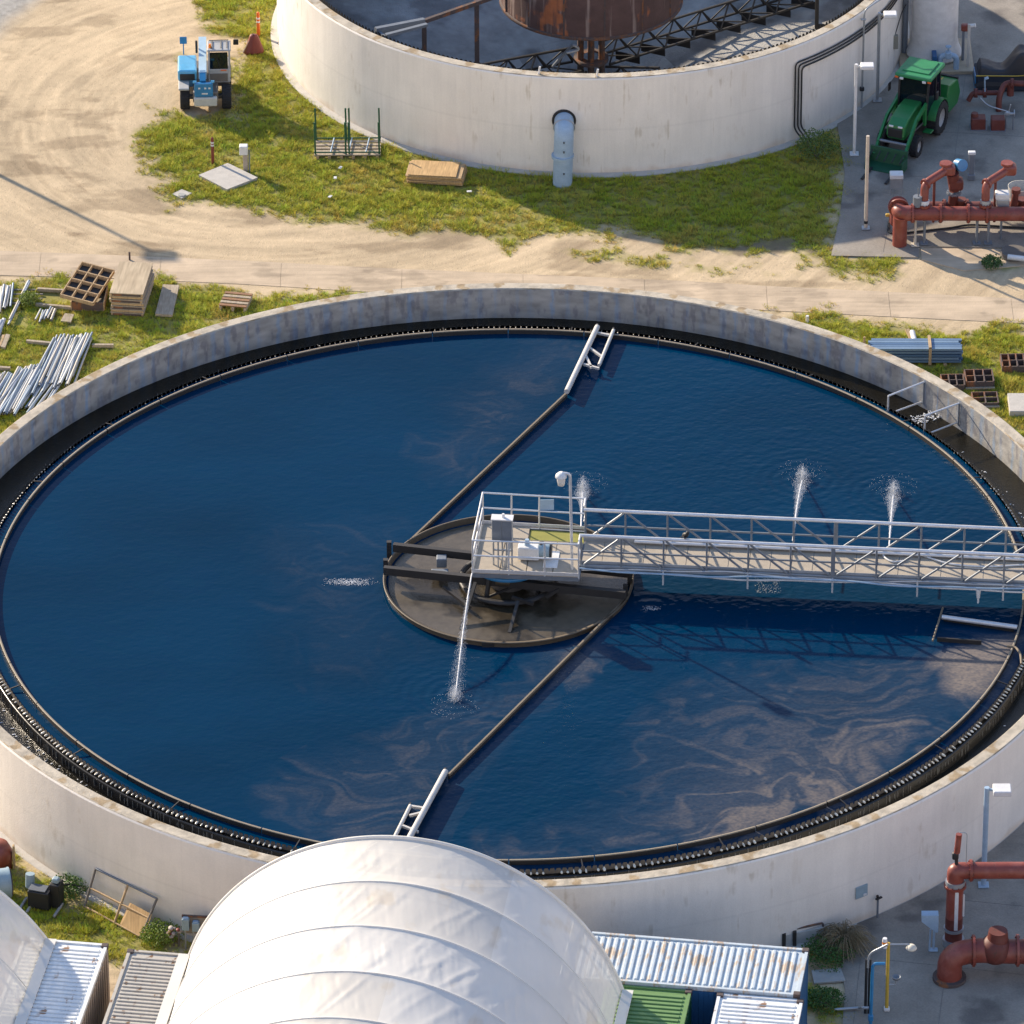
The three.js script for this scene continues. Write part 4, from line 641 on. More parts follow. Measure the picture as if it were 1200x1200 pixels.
{
  const t = thing('telehandler', 'small blue telehandler with grey cab parked on the sand', 'telehandler', [-10.12, 0, -35.35], 2 * Math.PI / 180);
  for (const s of [-1, 1]) { wheel(t, s * 0.70, 0.40, 0, 0.40, 0.32); wheel(t, s * 0.70, 0.40, -1.5, 0.40, 0.32); }
  mesh('chassis', [rbox(0.85, 0.4, 2.4, 0, 0.62, -0.7, 0.05), rbox(1.2, 0.14, 0.16, 0, 0.42, 0), rbox(1.2, 0.14, 0.16, 0, 0.42, -1.5)], M.steel, t);
  mesh('bumper', rbox(0.78, 0.34, 0.2, 0, 0.55, 0.62, 0.06), mat(0.60, 0.60, 0.56, { roughness: 0.5 }), t);
  mesh('engine_hood', rbox(0.64, 0.40, 1.2, -0.60, 1.10, -0.78, 0.07), M.blueLight, t);
  mesh('hood_skirt', rbox(0.60, 0.30, 1.15, -0.59, 0.80, -0.80, 0.04), M.blue, t);
  mesh('hood_grille', rbox(0.5, 0.24, 0.03, -0.60, 1.06, -0.175, 0.02), M.black, t);
  mesh('fender', rbox(0.36, 0.08, 0.85, -0.72, 0.88, -0.02, 0.03), M.cabGrey, t);
  mesh('boom', [beam([-0.08, 1.52, -2.0], [-0.08, 1.30, 0.2], 0.26, 0.28)], mat(0.50, 0.68, 0.80, { roughness: 0.4 }), t);
  mesh('boom_inner', beam([-0.08, 1.36, 0.1], [-0.08, 1.18, 0.5], 0.2, 0.22), M.blue, t);
  mesh('boom_head', rbox(0.62, 0.5, 0.16, -0.05, 0.98, 0.6, 0.03), M.blue, t);
  for (const x of [-0.2, 0, 0.14]) mesh('head_decal', box(0.07, 0.06, 0.006, x, 1.06, 0.684), M.white, t);
  mesh('head_decal', box(0.2, 0.05, 0.006, -0.02, 0.86, 0.684), M.white, t);
  for (const s of [-1, 1]) mesh('head_pin', rod([s * 0.24 - 0.05, 1.25, 0.58], [s * 0.36 - 0.05, 1.25, 0.58], 0.05), M.blueLight, t);
  mesh('cab_lower', [rbox(0.74, 0.55, 0.9, 0.48, 1.06, -0.68, 0.06)], M.cabGrey, t); mesh('cab_panel', rbox(0.6, 0.3, 0.03, 0.46, 1.0, -0.225, 0.02), M.steel, t);
  mesh('cab_floor', rbox(0.7, 0.3, 0.8, 0.46, 0.72, -0.8, 0.04), M.steel, t);
  for (const [x, z] of [[0.14, -0.28], [0.82, -0.28], [0.14, -1.02], [0.82, -1.02]]) mesh('cab_post', beam([x, 1.3, z], [x, 1.95, z - 0.05], 0.06, 0.06), M.cabGrey, t);
  mesh('cab_roof', rbox(0.80, 0.07, 0.74, 0.48, 1.95, -0.68, 0.03), M.cabGrey, t);
  mesh('windscreen', rbox(0.60, 0.62, 0.015, 0.47, 1.62, -0.245, 0.004), M.glass, t); mesh('wiper', rod([0.5, 1.36, -0.23], [0.4, 1.8, -0.23], 0.012, 6), M.black, t);
  mesh('side_window', rbox(0.015, 0.52, 0.66, 0.825, 1.62, -0.65, 0.004), M.glass, t);
  mesh('roof_guard', [0.25, 0.55, 0.75].map((x) => rod([x, 2.02, -0.4], [x, 2.02, -0.95], 0.016)).concat([rod([0.15, 2.02, -0.98], [0.8, 2.02, -0.98], 0.016)]), M.black, t);
  mesh('beacon', cyl(0.05, 0.04, 0.14, 0.18, 2.05, -0.5), M.amber, t);
  mesh('dashboard', rbox(0.5, 0.2, 0.15, 0.46, 1.36, -0.42, 0.05), M.black, t);
  mesh('mirror', [rod([-0.72, 1.3, -1.4], [-0.72, 1.72, -1.42], 0.02), rbox(0.24, 0.26, 0.05, -0.72, 1.82, -1.42, 0.02)], M.blue, t); mesh('mirror', rbox(0.18, 0.2, 0.05, 1.05, 1.95, -0.95, 0.02), M.black, t);
  mesh('exhaust', rod([-0.28, 1.4, -1.3], [-0.28, 1.85, -1.3], 0.04), M.black, t);
  mesh('marker_light', box(0.2, 0.04, 0.01, 0.62, 1.27, -0.22), M.orange, t);
}

// ---------------------------------------------------------------- far yard: posts, pipework, grass-side things
function lightPole(label, base, h, dirX, m = M.blueGrey, r = 0.055) {
  const t = thing('light_pole', label, 'light pole', base, 0, 'square-head light poles');
  mesh('pole', cyl(r, r, h, 0, h / 2, 0, 14), m, t); mesh('base_plate', rbox(0.3, 0.04, 0.3, 0, 0.03, 0, 0.01), m, t);
  mesh('arm', beam([0, h - 0.07, 0], [dirX * 0.2, h - 0.07, 0.02], 0.06, 0.06), m, t); mesh('lamp_head', rbox(0.44, 0.13, 0.36, dirX * 0.36, h - 0.04, 0.06, 0.03), M.white, t); mesh('lens', box(0.34, 0.012, 0.28, dirX * 0.36, h - 0.112, 0.06), mat(0.6, 0.6, 0.55, { roughness: 0.2 }), t);
  return t;
}
lightPole('light pole on the grass edge in front of the tractor cab', P(1001, 181, 0.05), 3.35, 1, M.white);
lightPole('light pole close to the far tank wall behind the tractor', P(1028, 118, 0.05), 3.3, 1, M.galv);
{ const b = P(1152.5, 1038, 0.05), t = lightPole('light pole beside the big tank near the red outlet pipe', b, 3.25, 1, M.blueGrey, 0.075); t.children[3].scale.set(1.15, 1.3, 1.3); t.children[3].position.y = -0.95; t.children[3].position.y = -(3.25 - 0.04) * 0.3; }
{ const t = thing('marker_post', 'plain pale post standing in front of the tractor bucket', 'post', P(1014.5, 268, 0.05)); mesh('post', cyl(0.06, 0.055, 3.4, 0, 1.7, 0, 14), mat(0.62, 0.54, 0.44), t); mesh('base_plate', rbox(0.26, 0.04, 0.26, 0, 0.03, 0, 0.01), M.galv, t); mesh('band', cyl(0.065, 0.065, 0.1, 0, 0.25, 0), M.black, t); }
{ const t = thing('conduit_mast', 'thin galvanised conduit mast against the far tank wall', 'mast', P(1009.5, 126, 0.05)); mesh('mast', rod([0, 0, 0], [0.02, 3.5, 0], 0.035), M.galv, t); mesh('bracket', rbox(0.18, 0.06, 0.1, 0, 3.3, 0), M.galv, t); mesh('valve', rbox(0.16, 0.14, 0.14, 0, 0.7, 0, 0.04), M.black, t); mesh('mast_head', pipe([[0.02, 3.45, 0], [0.05, 3.65, 0], [0.3, 3.75, -0.2], [0.6, 3.8, -0.5]], 0.03, 0.1), M.galv, t); }
{ const t = thing('junction_box', 'grey junction box on a post by the far tank wall', 'box', P(1046, 82, 0.05)); mesh('post', rbox(0.08, 1.3, 0.06, 0, 0.65, 0, 0.01), M.galvDullShade, t); mesh('box_body', rbox(0.26, 0.5, 0.18, 0.03, 1.1, 0.05, 0.02), mat(0.30, 0.29, 0.24), t); mesh('conduit', pipe([[0.05, 1.3, 0], [0.3, 1.9, -0.6], [0.5, 2.0, -1.1]], 0.015, 0.2), M.black, t); }
{ // tall pale cylinder on a slab
  const c = P(1096, 71, 0.3), t = thing('vertical_vessel', 'tall pale cylindrical vessel standing behind the tractor', 'vessel', [c.x, 0.05, c.z - 0.8]);
  mesh('shell', new THREE.LatheGeometry([[0.001, 0.12], [0.95, 0.12], [0.95, 0.24], [0.84, 0.5], [0.79, 0.75], [0.79, 6], [0.001, 6.3]].map(([a, b]) => new THREE.Vector2(a, b)), 40), mat(0.74, 0.73, 0.71, { roughness: 0.5 }), t);
  mesh('slab', rbox(2.5, 0.14, 2.5, 0.05, 0.05, 0.1, 0.02), mat(0.50, 0.40, 0.28), t); mesh('standpipe', rod([-1.0, 0.1, -0.1], [-1.0, 6, -0.1], 0.1), M.galvDullShade, t);
  mesh('corner_post', rbox(0.09, 1.6, 0.09, 1.1, 0.9, 0.95, 0.01), mat(0.66, 0.62, 0.55), t);
  const v = thing('hose_valve', 'red and white hose valve beside the pale vessel', 'valve', [c.x + 0.95, 0.05, c.z - 0.3]); mesh('riser', rod([0, 0, 0], [0, 1.3, 0], 0.05), M.galvDullShade, v); mesh('valve_body', rbox(0.28, 0.26, 0.2, 0.05, 1.35, 0, 0.06), M.red, v); mesh('outlet', rod([0.15, 1.4, 0], [0.4, 1.45, 0.05], 0.07), M.white, v);
  const u = thing('blue_pipe_loop', 'small blue pipe loop with valve behind the tractor', 'pipework', P(1110, 84, 0.05)); mesh('pipe', pipe([[-0.26, 0, 0], [-0.26, 0.62, 0], [0.3, 0.62, 0], [0.3, 0, 0]], 0.1, 0.2, 14), M.blueGrey, u); mesh('valve', [rbox(0.22, 0.26, 0.24, 0.02, 0.64, 0, 0.05), rod([0.02, 0.7, 0], [0.02, 0.98, 0], 0.03), disc([0.02, 0.95, 0], [0, 1, 0], 0.1, 0.03)], M.blueGrey, u); mesh('panel', rbox(0.16, 0.62, 0.5, -0.45, 0.36, -0.05, 0.02), M.blueBox, u);
}
{ // tarp-covered machine with a yellow strap
  const c = P(1182, 100, 0.05), t = thing('covered_skid', 'machine under a black tarp with a yellow strap', 'covered machine', c, 0.02);
  const hs = []; const N = 24; const g = new THREE.PlaneGeometry(2.4, 1.1, 36, 16).rotateX(-Math.PI / 2), p = g.attributes.position;
  for (let i = 0; i < p.count; i++) { const x = p.getX(i), z = p.getZ(i), ed = sstep(1.2, 1.0, Math.abs(x)) * sstep(0.55, 0.38, Math.abs(z)), hill = 0.62 + 0.55 * sstep(-0.3, 0.5, x) + 0.1 * Math.sin(x * 5) + 0.12 * (fbm(x * 3 + 5, z * 3, 3, 77) - 0.5); p.setY(i, 0.25 + ed * hill * 0.9); }
  g.computeVertexNormals(); mesh('tarp', g, M.tarp, t);
  mesh('tarp_skirt', rbox(2.3, 0.62, 1.0, 0, 0.32, 0, 0.05), mat(0.02, 0.03, 0.05, { roughness: 0.6 }), t);
  mesh('strap', pipe([[-1.16, 0.64, 0.52], [0.3, 0.62, 0.54], [1.2, 0.72, 0.54]], 0.02, 0.2), M.yellow, t); mesh('blue_corner', box(0.03, 0.6, 0.7, -1.17, 0.3, 0.1), M.blue, t);
}
const flange = (p, ax, r) => {                                   // bolted flange
  const q = vec(p), a = vec(ax).clone().normalize(), s = Math.abs(a.y) > 0.9 ? V(1, 0, 0) : new THREE.Vector3().crossVectors(a, UP).normalize(), t = new THREE.Vector3().crossVectors(a, s), g = [disc(p, ax, r, 0.07, 22)];
  for (let i = 0; i < 10; i++) { const f = i / 10 * 2 * Math.PI, c = q.clone().addScaledVector(s, Math.cos(f) * r * 0.86).addScaledVector(t, Math.sin(f) * r * 0.86); g.push(rod(c.clone().addScaledVector(a, -0.065), c.clone().addScaledVector(a, 0.065), 0.02, 6)); }
  return g;
};
{ // low dark-red fittings behind
  const c = P(1150, 122, 0.05), t = thing('pipe_fitting', 'dark red valve line behind the paired meter boxes', 'pipework', c);
  mesh('pipe', pipe([[-0.45, 0.15, 0.05], [-0.3, 0.42, 0], [0.5, 0.42, 0], [0.62, 0.42, 0]], 0.085, 0.1), M.redDark, t); mesh('pipe', pipe([[0.55, 0.0, 0.5], [0.55, 0.5, 0.45], [0.75, 0.85, 0.1], [1.6, 0.8, 0.1]], 0.1, 0.2), M.redDark, t);
  mesh('flange', flange([0.1, 0.42, 0], [1, 0, 0], 0.16), M.redDark, t); mesh('flange', flange([-0.2, 0.42, 0], [1, 0, 0], 0.16), M.redDark, t); mesh('flange', flange([1.0, 0.82, 0.1], [1, 0, 0], 0.18), M.redDark, t);
  mesh('tee', [rod([0.95, 0.4, 0.15], [0.95, 0.9, 0.1], 0.12), rod([1.6, 0, 0.3], [1.6, 1.0, 0.3], 0.1)], M.redDark, t);
  mesh('blue_tap', [rod([0.1, 0.5, 0.1], [0.08, 1.0, 0.1], 0.025), rod([0.08, 1.0, 0.1], [0.2, 1.05, 0.1], 0.05)], M.blueGrey, t);
  const b0 = thing('meter_box', 'dark red meter box with grey frame, nearer the tractor', 'box', P(1146, 150, 0.05)); mesh('box_body', rbox(0.48, 0.42, 0.42, 0, 0.22, 0, 0.03), M.redDark, b0); mesh('frame', [box(0.54, 0.04, 0.48, 0, 0.02, 0), box(0.04, 0.4, 0.04, 0.27, 0.2, 0.2)], M.galvDullShade, b0); mesh('cap', cyl(0.13, 0.11, 0.12, -0.12, 0.48, -0.05), M.redDark, b0);
  const b1 = thing('meter_box', 'dark red meter box beside the small silver valves', 'box', P(1169, 151, 0.05)); mesh('box_body', rbox(0.46, 0.42, 0.42, 0, 0.22, 0, 0.03), M.redDark, b1); mesh('frame', box(0.52, 0.04, 0.48, 0, 0.02, 0), M.galvDullShade, b1);
  const v = thing('valve_cluster', 'small silver valve cluster on thin legs by the meter boxes', 'valve', P(1182, 152, 0.05)); mesh('valve_body', [rbox(0.16, 0.14, 0.14, -0.05, 0.62, 0, 0.04), rod([-0.15, 0.6, 0], [0.18, 0.6, 0], 0.045), disc([0.17, 0.62, 0], [1, 0, 0], 0.12, 0.03)], M.galv, v); for (const s of [-0.1, 0.14]) mesh('leg', rod([s, 0, 0], [s, 0.6, 0], 0.025), M.galvDullShade, v); mesh('stem', rod([-0.02, 0.66, 0], [0.04, 0.95, 0], 0.02), M.galv, v); mesh('hose', pipe([[-0.1, 0.7, 0], [-0.7, 0.75, -0.3], [-0.95, 0.95, -0.5]], 0.02, 0.2), M.galv, v);
}
{ // the red pump manifold
  const zf = P(1071, 286, 0.05).z - 0.02, xL = P(1064, 250, 1.15).x, t = thing('pipe_manifold', 'large red pump manifold with two raised valve loops on stands', 'pipework', [xL, 0.05, zf]);
  const H = 1.12, R = 0.235;
  mesh('header_pipe', pipe([[0, H, 0], [6, H - 0.06, 0.02]], R, 0.1, 22), M.red, t);
  for (const x of [0.15, 1.05, 1.95, 2.55, 4.4]) mesh('flange', flange([x, H - x * 0.01, 0], [1, 0, 0], R + 0.085), M.red, t);
  mesh('end_elbow', pipe([[0.1, H, 0], [-0.28, H, 0], [-0.28, H + 0.02, -0.55], [-0.28, 0.3, -1.0]], R + 0.02, 0.28, 22), M.red, t);
  mesh('flange', flange([-0.28, H + 0.02, -0.32], [0, 0, 1], R + 0.1), M.red, t); mesh('flange', flange([-0.28, H - 0.1, -0.66], [0, 0.6, 0.8], R + 0.1), M.red, t);
  mesh('drop_pipe', rod([-0.25, 0, 0.05], [-0.25, H - 0.1, 0.05], R, 22), M.red, t);
  mesh('rear_header', pipe([[0.35, 0.62, -1.2], [6, 0.6, -1.2]], 0.26, 0.1, 22), M.redDark, t);
  for (const x of [0.6, 1.25, 2.0, 2.6]) mesh('flange', flange([x, 0.62, -1.2], [1, 0, 0], 0.34), M.redDark, t);
  for (const x of [0.52, 2.5]) {
    mesh('riser', pipe([[x, H, -0.05], [x, H + 0.55, -0.12], [x + 0.02, H + 0.95, -0.25], [x + 0.75, H + 1.1, -0.9]], 0.135, 0.22, 16), M.red, t);
    mesh('riser_collar', disc([x, H + 0.32, -0.09], [0, 1, -0.1], 0.17, 0.2), x < 1 ? M.white : M.galv, t); mesh('flange', flange([x, H + 0.26, -0.06], [0, 1, 0], 0.2), M.red, t); mesh('flange', flange([x + 0.04, H + 0.92, -0.27], [0.6, 0.2, -0.6], 0.19), M.red, t);
    mesh('valve_head', [rbox(0.42, 0.36, 0.42, x + 0.82, H + 1.1, -0.95, 0.1), disc([x + 0.72, H + 1.3, -0.95], [0, 1, 0], 0.2, 0.08)], M.red, t);
    mesh('prop', rod([x + 0.34, 0.5, -0.55], [x + 0.34, H + 0.95, -0.55], 0.045), M.redDark, t);
    if (x < 1) { mesh('check_valve', [rod([x + 0.95, H + 0.95, -0.95], [x + 1.05, H + 0.35, -1.05], 0.2, 18), rbox(0.46, 0.4, 0.4, x + 1.08, H + 0.55, -1.0, 0.1), rod([x + 1.0, 0.75, -1.15], [x + 1.02, H + 0.25, -1.08], 0.16, 18)], M.redDark, t); mesh('flange', flange([x + 1.02, H + 0.2, -1.05], [0, 1, 0], 0.24), M.galvDullShade, t); mesh('actuator', [disc([x + 1.2, H + 1.15, -1.15], [0.5, 0.3, 0.8], 0.2, 0.28)], M.blue, t); }
    mesh('tee', [rod([x + 1.25, 0.62, -1.2], [x + 1.25, 1.0, -1.1], 0.14), disc([x + 1.25, 1.02, -1.1], [0, 1, 0], 0.18, 0.06)], M.redDark, t);
  }
  mesh('relief_valve', [rod([3.45, 0.6, -1.0], [3.55, 1.35, -1.0], 0.14, 14, 0.1), disc([3.55, 1.4, -1.0], [0, 1, 0], 0.15, 0.15)], M.redDark, t);
  for (const x of [0.25, 0.55, 2.25, 2.62]) mesh('stand', [rod([x, 0, x === 0.25 ? 0.12 : 0.0], [x, H - R, 0.0], 0.045), rbox(0.26, 0.03, 0.26, x, 0.03, x === 0.25 ? 0.12 : 0, 0.005)], x === 0.25 ? mat(0.62, 0.55, 0.45) : M.galvDullShade, t);
  mesh('sight_glass', [cyl(0.15, 0.15, 0.34, 0.3, H + 0.42, -0.05), rod([0.32, H + 0.5, -0.05], [0.32, H + 0.9, -0.05], 0.02)], M.galvDullShade, t);
  const b = thing('control_box', 'white control box on a thin frame behind the manifold elbow', 'box', P(1050, 226, 0.05)); mesh('box_body', rbox(0.44, 0.16, 0.36, 0, 0.66, 0, 0.03), M.white, b); for (const s of [-0.2, 0.2]) mesh('leg', rod([s, 0, 0.1], [s, 0.6, 0.1], 0.02), M.galv, b); mesh('panel', box(0.38, 0.34, 0.02, 0, 0.4, 0.14), M.galv, b);
  const b2 = thing('control_box', 'white control box mounted over the red header pipe', 'box', [xL + 3.05, 0.05, zf - 0.3]); mesh('box_body', rbox(0.46, 0.22, 0.36, 0, 1.62, 0, 0.05), M.white, b2); mesh('box_front', rbox(0.42, 0.3, 0.3, 0.02, 1.38, 0.02, 0.04), M.galv, b2); mesh('leg', rod([0, 0, 0], [0, 1.5, 0], 0.04), M.galvDullShade, b2);
  const b3 = thing('control_post', 'narrow grey instrument post with white cap behind the manifold', 'post', P(1138, 210, 0.05)); mesh('post', rbox(0.18, 0.75, 0.12, 0, 0.55, 0, 0.02), M.galvDullShade, b3); mesh('cap', rbox(0.24, 0.1, 0.16, 0, 0.98, 0, 0.02), M.white, b3); mesh('foot', rbox(0.24, 0.2, 0.2, 0, 0.1, 0), M.galvDullShade, b3);
  const b4 = thing('basin', 'translucent grey basin standing behind the manifold', 'basin', [xL + 3.75, 0.05, zf - 1.9]); mesh('bowl', new THREE.LatheGeometry([[0.001, 0.35], [0.2, 0.4], [0.36, 0.75], [0.4, 1.1], [0.37, 1.1], [0.33, 0.78], [0.15, 0.46], [0.001, 0.43]].map(([a, c]) => new THREE.Vector2(a, c)), 28), mat(0.52, 0.52, 0.50), b4); mesh('foot', cyl(0.25, 0.2, 0.36, 0, 0.18, 0), M.galvDullShade, b4);
  tag(mesh('ground_cable', pipe([P(1042, 258, 0.08), P(1040, 275, 0.08), P(1115, 267, 0.08), P(1135, 263, 0.1), P(1200, 267, 0.08), P(1230, 268, 0.08)], 0.035, 0.4, 8), M.black), 'black cable lying on the concrete below the manifold', 'cable');
  const vb = thing('tap_assembly', 'small brass tap assembly beside the manifold elbow', 'tap', P(1042, 268, 0.05)); mesh('pipe', pipe([[0, 0, 0], [0, 0.55, 0], [0.25, 0.55, 0]], 0.03, 0.08), M.steel, vb); mesh('tap', rbox(0.14, 0.1, 0.1, -0.06, 0.5, 0, 0.03), M.yellow, vb);
  const bp = thing('round_lid', 'dark round access lid with a white pipe lying beside it', 'lid', P(1188, 299, 0.04)); mesh('lid', cyl(0.46, 0.42, 0.16, 0, 0.08, 0, 28), M.steel, bp);
  tag(mesh('short_pipe', rod(P(1181, 301, 0.22), P(1215, 305, 0.22), 0.09, 14), M.white), 'short white pipe lying across the dark round lid', 'pipe');
}
{ // the big white outlet elbow on the far tank
  const b = P(659, 216, 0), zw = FAR.z + Math.sqrt(FAR.r ** 2 - (b.x - FAR.x) ** 2), t = thing('outlet_pipe', 'pale blue-white elbow pipe leaving the far tank wall into the grass', 'pipe', [b.x, 0, 0]);
  mesh('pipe', pipe([[0.06, 2.0, zw - 0.1], [0.06, 2.0, b.z - 0.05], [0, -0.1, b.z]], 0.32, 0.5, 28), M.blueGrey, t);
  mesh('collar', disc([0.01, 1.05, b.z - 0.02], [0, 1, 0], 0.37, 0.1, 28), M.blueGrey, t); mesh('collar', disc([0.06, 1.95, b.z - 0.33], [0, 0.4, -1], 0.36, 0.08, 28), M.galv, t); mesh('wall_sleeve', disc([0.06, 2.0, zw + 0.02], [0, 0, 1], 0.40, 0.06, 28), M.black, t);
  for (const y of [0.55, 1.35, 1.7]) mesh('fitting', box(0.04, 0.06, 0.04, 0.05, y, b.z + 0.32), M.black, t);
}
{ // stake rack, plywood, posts, slab
  const a = P(368, 187, 0), b = P(446, 189, 0), L = b.x - a.x, t = thing('stake_rack', 'wooden pallet rack with tall dark green stakes on the grass', 'rack', [a.x, 0, a.z]);
  for (let i = 0; i < 5; i++) mesh('pallet_board', rbox(L, 0.03, 0.14, L / 2, 0.16, -0.06 - i * 0.23, 0.005), M.woodGrey, t);
  for (let i = 0; i < 6; i++) mesh('pallet_bearer', rbox(0.1, 0.13, 1.15, (i + 0.3) * L / 5.6, 0.07, -0.55, 0.01), M.wood, t);
  for (const x of [0.05, L * 0.48, L * 0.53, L - 0.04]) for (const z of [-0.05, -1.08]) mesh('stake', rod([x, 0.1, z], [x - 0.02, 1.35, z], 0.03), M.greenDark, t);
  for (const z of [-0.05, -1.08]) mesh('rack_rail', rod([0, 0.24, z], [L, 0.24, z], 0.025), M.greenDark, t);
  for (const x of [0.25, 0.52, 0.78]) mesh('rack_rail', rod([L * x, 0.24, -0.05], [L * x + 0.1, 0.24, -1.08], 0.025), M.blueGrey, t);
  const pc = P(511, 215, 0); for (let i = 0; i < 8; i++) { const s = thing('plywood_sheet', ['bottom', 'second lowest', 'third lowest', 'fourth lowest', 'fourth from the top', 'third from the top', 'second from the top', 'topmost'][i] + ' plywood sheet of the stack on the grass by the tank', 'plywood', [pc.x + rr(-0.05, 0.05) + (i === 7 ? -0.1 : 0), 0.07 + i * 0.045, pc.z - 0.32 + rr(-0.03, 0.03)], -0.13 + rr(-0.04, 0.04), 'plywood sheets stacked by the far tank'); mesh('sheet', rbox(i === 7 ? 1.6 : 1.85, 0.032, 1.05, 0, 0, 0, 0.004), i % 3 ? M.plywood : M.wood, s); }
  const m1 = thing('marker_post', 'short maroon marker post with white bands on the grass', 'post', P(249.5, 192, 0)); mesh('post', cyl(0.05, 0.05, 0.95, 0, 0.47, 0, 14), M.maroon, m1); for (const y of [0.7, 0.8]) mesh('band', cyl(0.054, 0.054, 0.06, 0, y, 0, 14), M.white, m1); mesh('tip', cyl(0.05, 0.02, 0.06, 0, 0.97, 0, 14), M.maroon, m1);
  const m2 = thing('marker_post', 'orange marker post with white bands beside the far tank', 'post', P(303, 42, 0)); mesh('post', cyl(0.06, 0.055, 0.85, 0, 0.42, 0, 14), M.orange, m2); for (const y of [0.55, 0.68]) mesh('band', cyl(0.064, 0.064, 0.06, 0, y, 0, 14), M.white, m2); mesh('tip', new THREE.SphereGeometry(0.055, 12, 8).translate(0, 0.86, 0), M.orange, m2);
  const cn = thing('bucket_attachment', 'rust-brown cone-shaped grab bucket on the grass', 'bucket', P(298, 62, 0)); mesh('shell', new THREE.LatheGeometry([[0.001, 0], [0.36, 0], [0.34, 0.1], [0.16, 0.62], [0.12, 0.7], [0.001, 0.7]].map(([x, y]) => new THREE.Vector2(x, y)), 7).scale(1, 1, 0.7), M.maroon, cn); mesh('rib', beam([-0.34, 0.05, 0.1], [0, 0.72, 0.02], 0.06, 0.1), M.rust, cn);
  const wb = thing('utility_box', 'white utility box on a thick post at the pale slab', 'box', P(289, 201, 0)); mesh('post', rbox(0.16, 0.62, 0.1, -0.03, 0.3, 0, 0.02), mat(0.45, 0.38, 0.30), wb); mesh('post', rod([0.1, 0, 0.06], [0.1, 0.8, 0], 0.025), M.galvDullShade, wb); mesh('box_body', rbox(0.28, 0.32, 0.26, -0.08, 0.82, 0, 0.03), M.white, wb);
  const sl = px2([[233, 208], [267, 194], [302, 211], [266, 225]]); { const s = thing('valve_slab', 'square pale concrete slab set in the grass', 'slab', [0, 0, 0]); mesh('slab', new THREE.ExtrudeGeometry(new THREE.Shape(sl.map(([x, z]) => new THREE.Vector2(x, -z))), { depth: 0.1, bevelEnabled: false }).rotateX(-Math.PI / 2), M.concrete, s); }
  const s2 = px2([[202, 229], [213, 223.5], [225, 228], [213, 234]]); { const s = thing('valve_cover', 'small square concrete valve cover with round lid by the sand', 'cover', [0, 0, 0]); mesh('collar', new THREE.ExtrudeGeometry(new THREE.Shape(s2.map(([x, z]) => new THREE.Vector2(x, -z))), { depth: 0.06, bevelEnabled: false }).rotateX(-Math.PI / 2), M.concrete, s); const c = P(213, 228.5, 0.06); mesh('lid', cyl(0.12, 0.12, 0.03, c.x, 0.07, c.z), M.concreteGrey, s); }
  for (const [x, y] of [[399, 200], [550, 228], [393, 212], [387, 234]]) tag(mesh('paper_scrap', rbox(0.16, 0.03, 0.1, 0, 0, 0, 0.01).rotateY(rnd() * 3).translate(P(x, y).x, 0.12, P(x, y).z), M.white), 'small white scrap lying on the grass below the far tank', 'scrap', 'white scraps on the grass');
}
{ // a tall lamp standard outside the frame: only its long shadow crosses the sand
  const tip = P(186, 299, 0), H = 6.5, k = H / Math.tan(SUN_EL), t = thing('light_pole', 'tall roadside lamp standard on the sand', 'light pole', [tip.x + SUN_AZ[0] * k, 0, tip.z + SUN_AZ[1] * k]);
  mesh('pole', cyl(0.11, 0.07, H, 0, H / 2, 0, 14), M.galv, t); mesh('lamp_head', rbox(1.0, 0.2, 0.6, 0, H + 0.05, 0, 0.05), M.galv, t);
}
// ---------------------------------------------------------------- stored materials on the grass
const HOLLOW = uvMetres(plainGeo(new THREE.LatheGeometry([[1, -0.5], [1, 0.5], [0.8, 0.5], [0.8, -0.5], [1, -0.5]].map(([a, b]) => new THREE.Vector2(a, b)), 10)));
const pipeMats = [mat(0.62, 0.62, 0.60, { metalness: 0.3, roughness: 0.5 }), mat(0.38, 0.42, 0.47, { metalness: 0.4, roughness: 0.45 }), mat(0.52, 0.49, 0.44, { metalness: 0.3, roughness: 0.6 }), mat(0.28, 0.35, 0.43, { metalness: 0.4, roughness: 0.5 })];
function laidPipe(a, b, r, label, group, m = pipeMats[Math.floor(rnd() * 4)]) {
  const d = b.clone().sub(a), L = d.length(), o = new THREE.Mesh(HOLLOW, m); o.name = numbered('steel_pipe'); o.scale.set(r, L, r); o.quaternion.setFromUnitVectors(UP, d.normalize()); o.position.copy(a).lerp(b, 0.5); o.castShadow = o.receiveShadow = true; scene.add(o); return tag(o, label, 'pipe', group);
}
function pipeHeap(n, x0, y0, x1, y1, dx, dy, layers, label, group, spread = 1) {
  for (let i = 0; i < n; i++) {
    const t = (i % Math.ceil(n / layers)) / Math.ceil(n / layers) + rr(-0.02, 0.02), lay = Math.floor(i / Math.ceil(n / layers)), r = rr(0.028, 0.048), h = 0.12 + lay * 0.085;
    const ax = mix(x0, x1, t), ay = mix(y0, y1, t) + rr(-4, 4) * spread, k = rr(0.9, 1.1);
    laidPipe(P(ax, ay, h + rr(0, 0.03)), P(ax + dx * k + rr(-6, 6) * spread, ay + dy * k + rr(-3, 3) * spread, h + rr(-0.02, 0.04)), r, label, group);
  }
}
pipeHeap(34, 64, 397, 110, 392, -26, 56, 2, 'grey steel pipe in the widest heap beside the tank rim', 'steel pipes in the widest heap');
pipeHeap(30, 22, 434, 50, 430, -30, 50, 2, 'grey steel pipe in the second heap, next to the widest one', 'steel pipes in the second heap');
pipeHeap(16, 44, 440, 76, 448, -22, 36, 1, 'grey steel pipe in the low heap against the tank rim', 'steel pipes in the low heap');
pipeHeap(8, 0, 439, 16, 436, -22, 34, 1, 'bluish steel pipe in the small heap farthest from the crates', 'pipes in the small heap', 0.6);
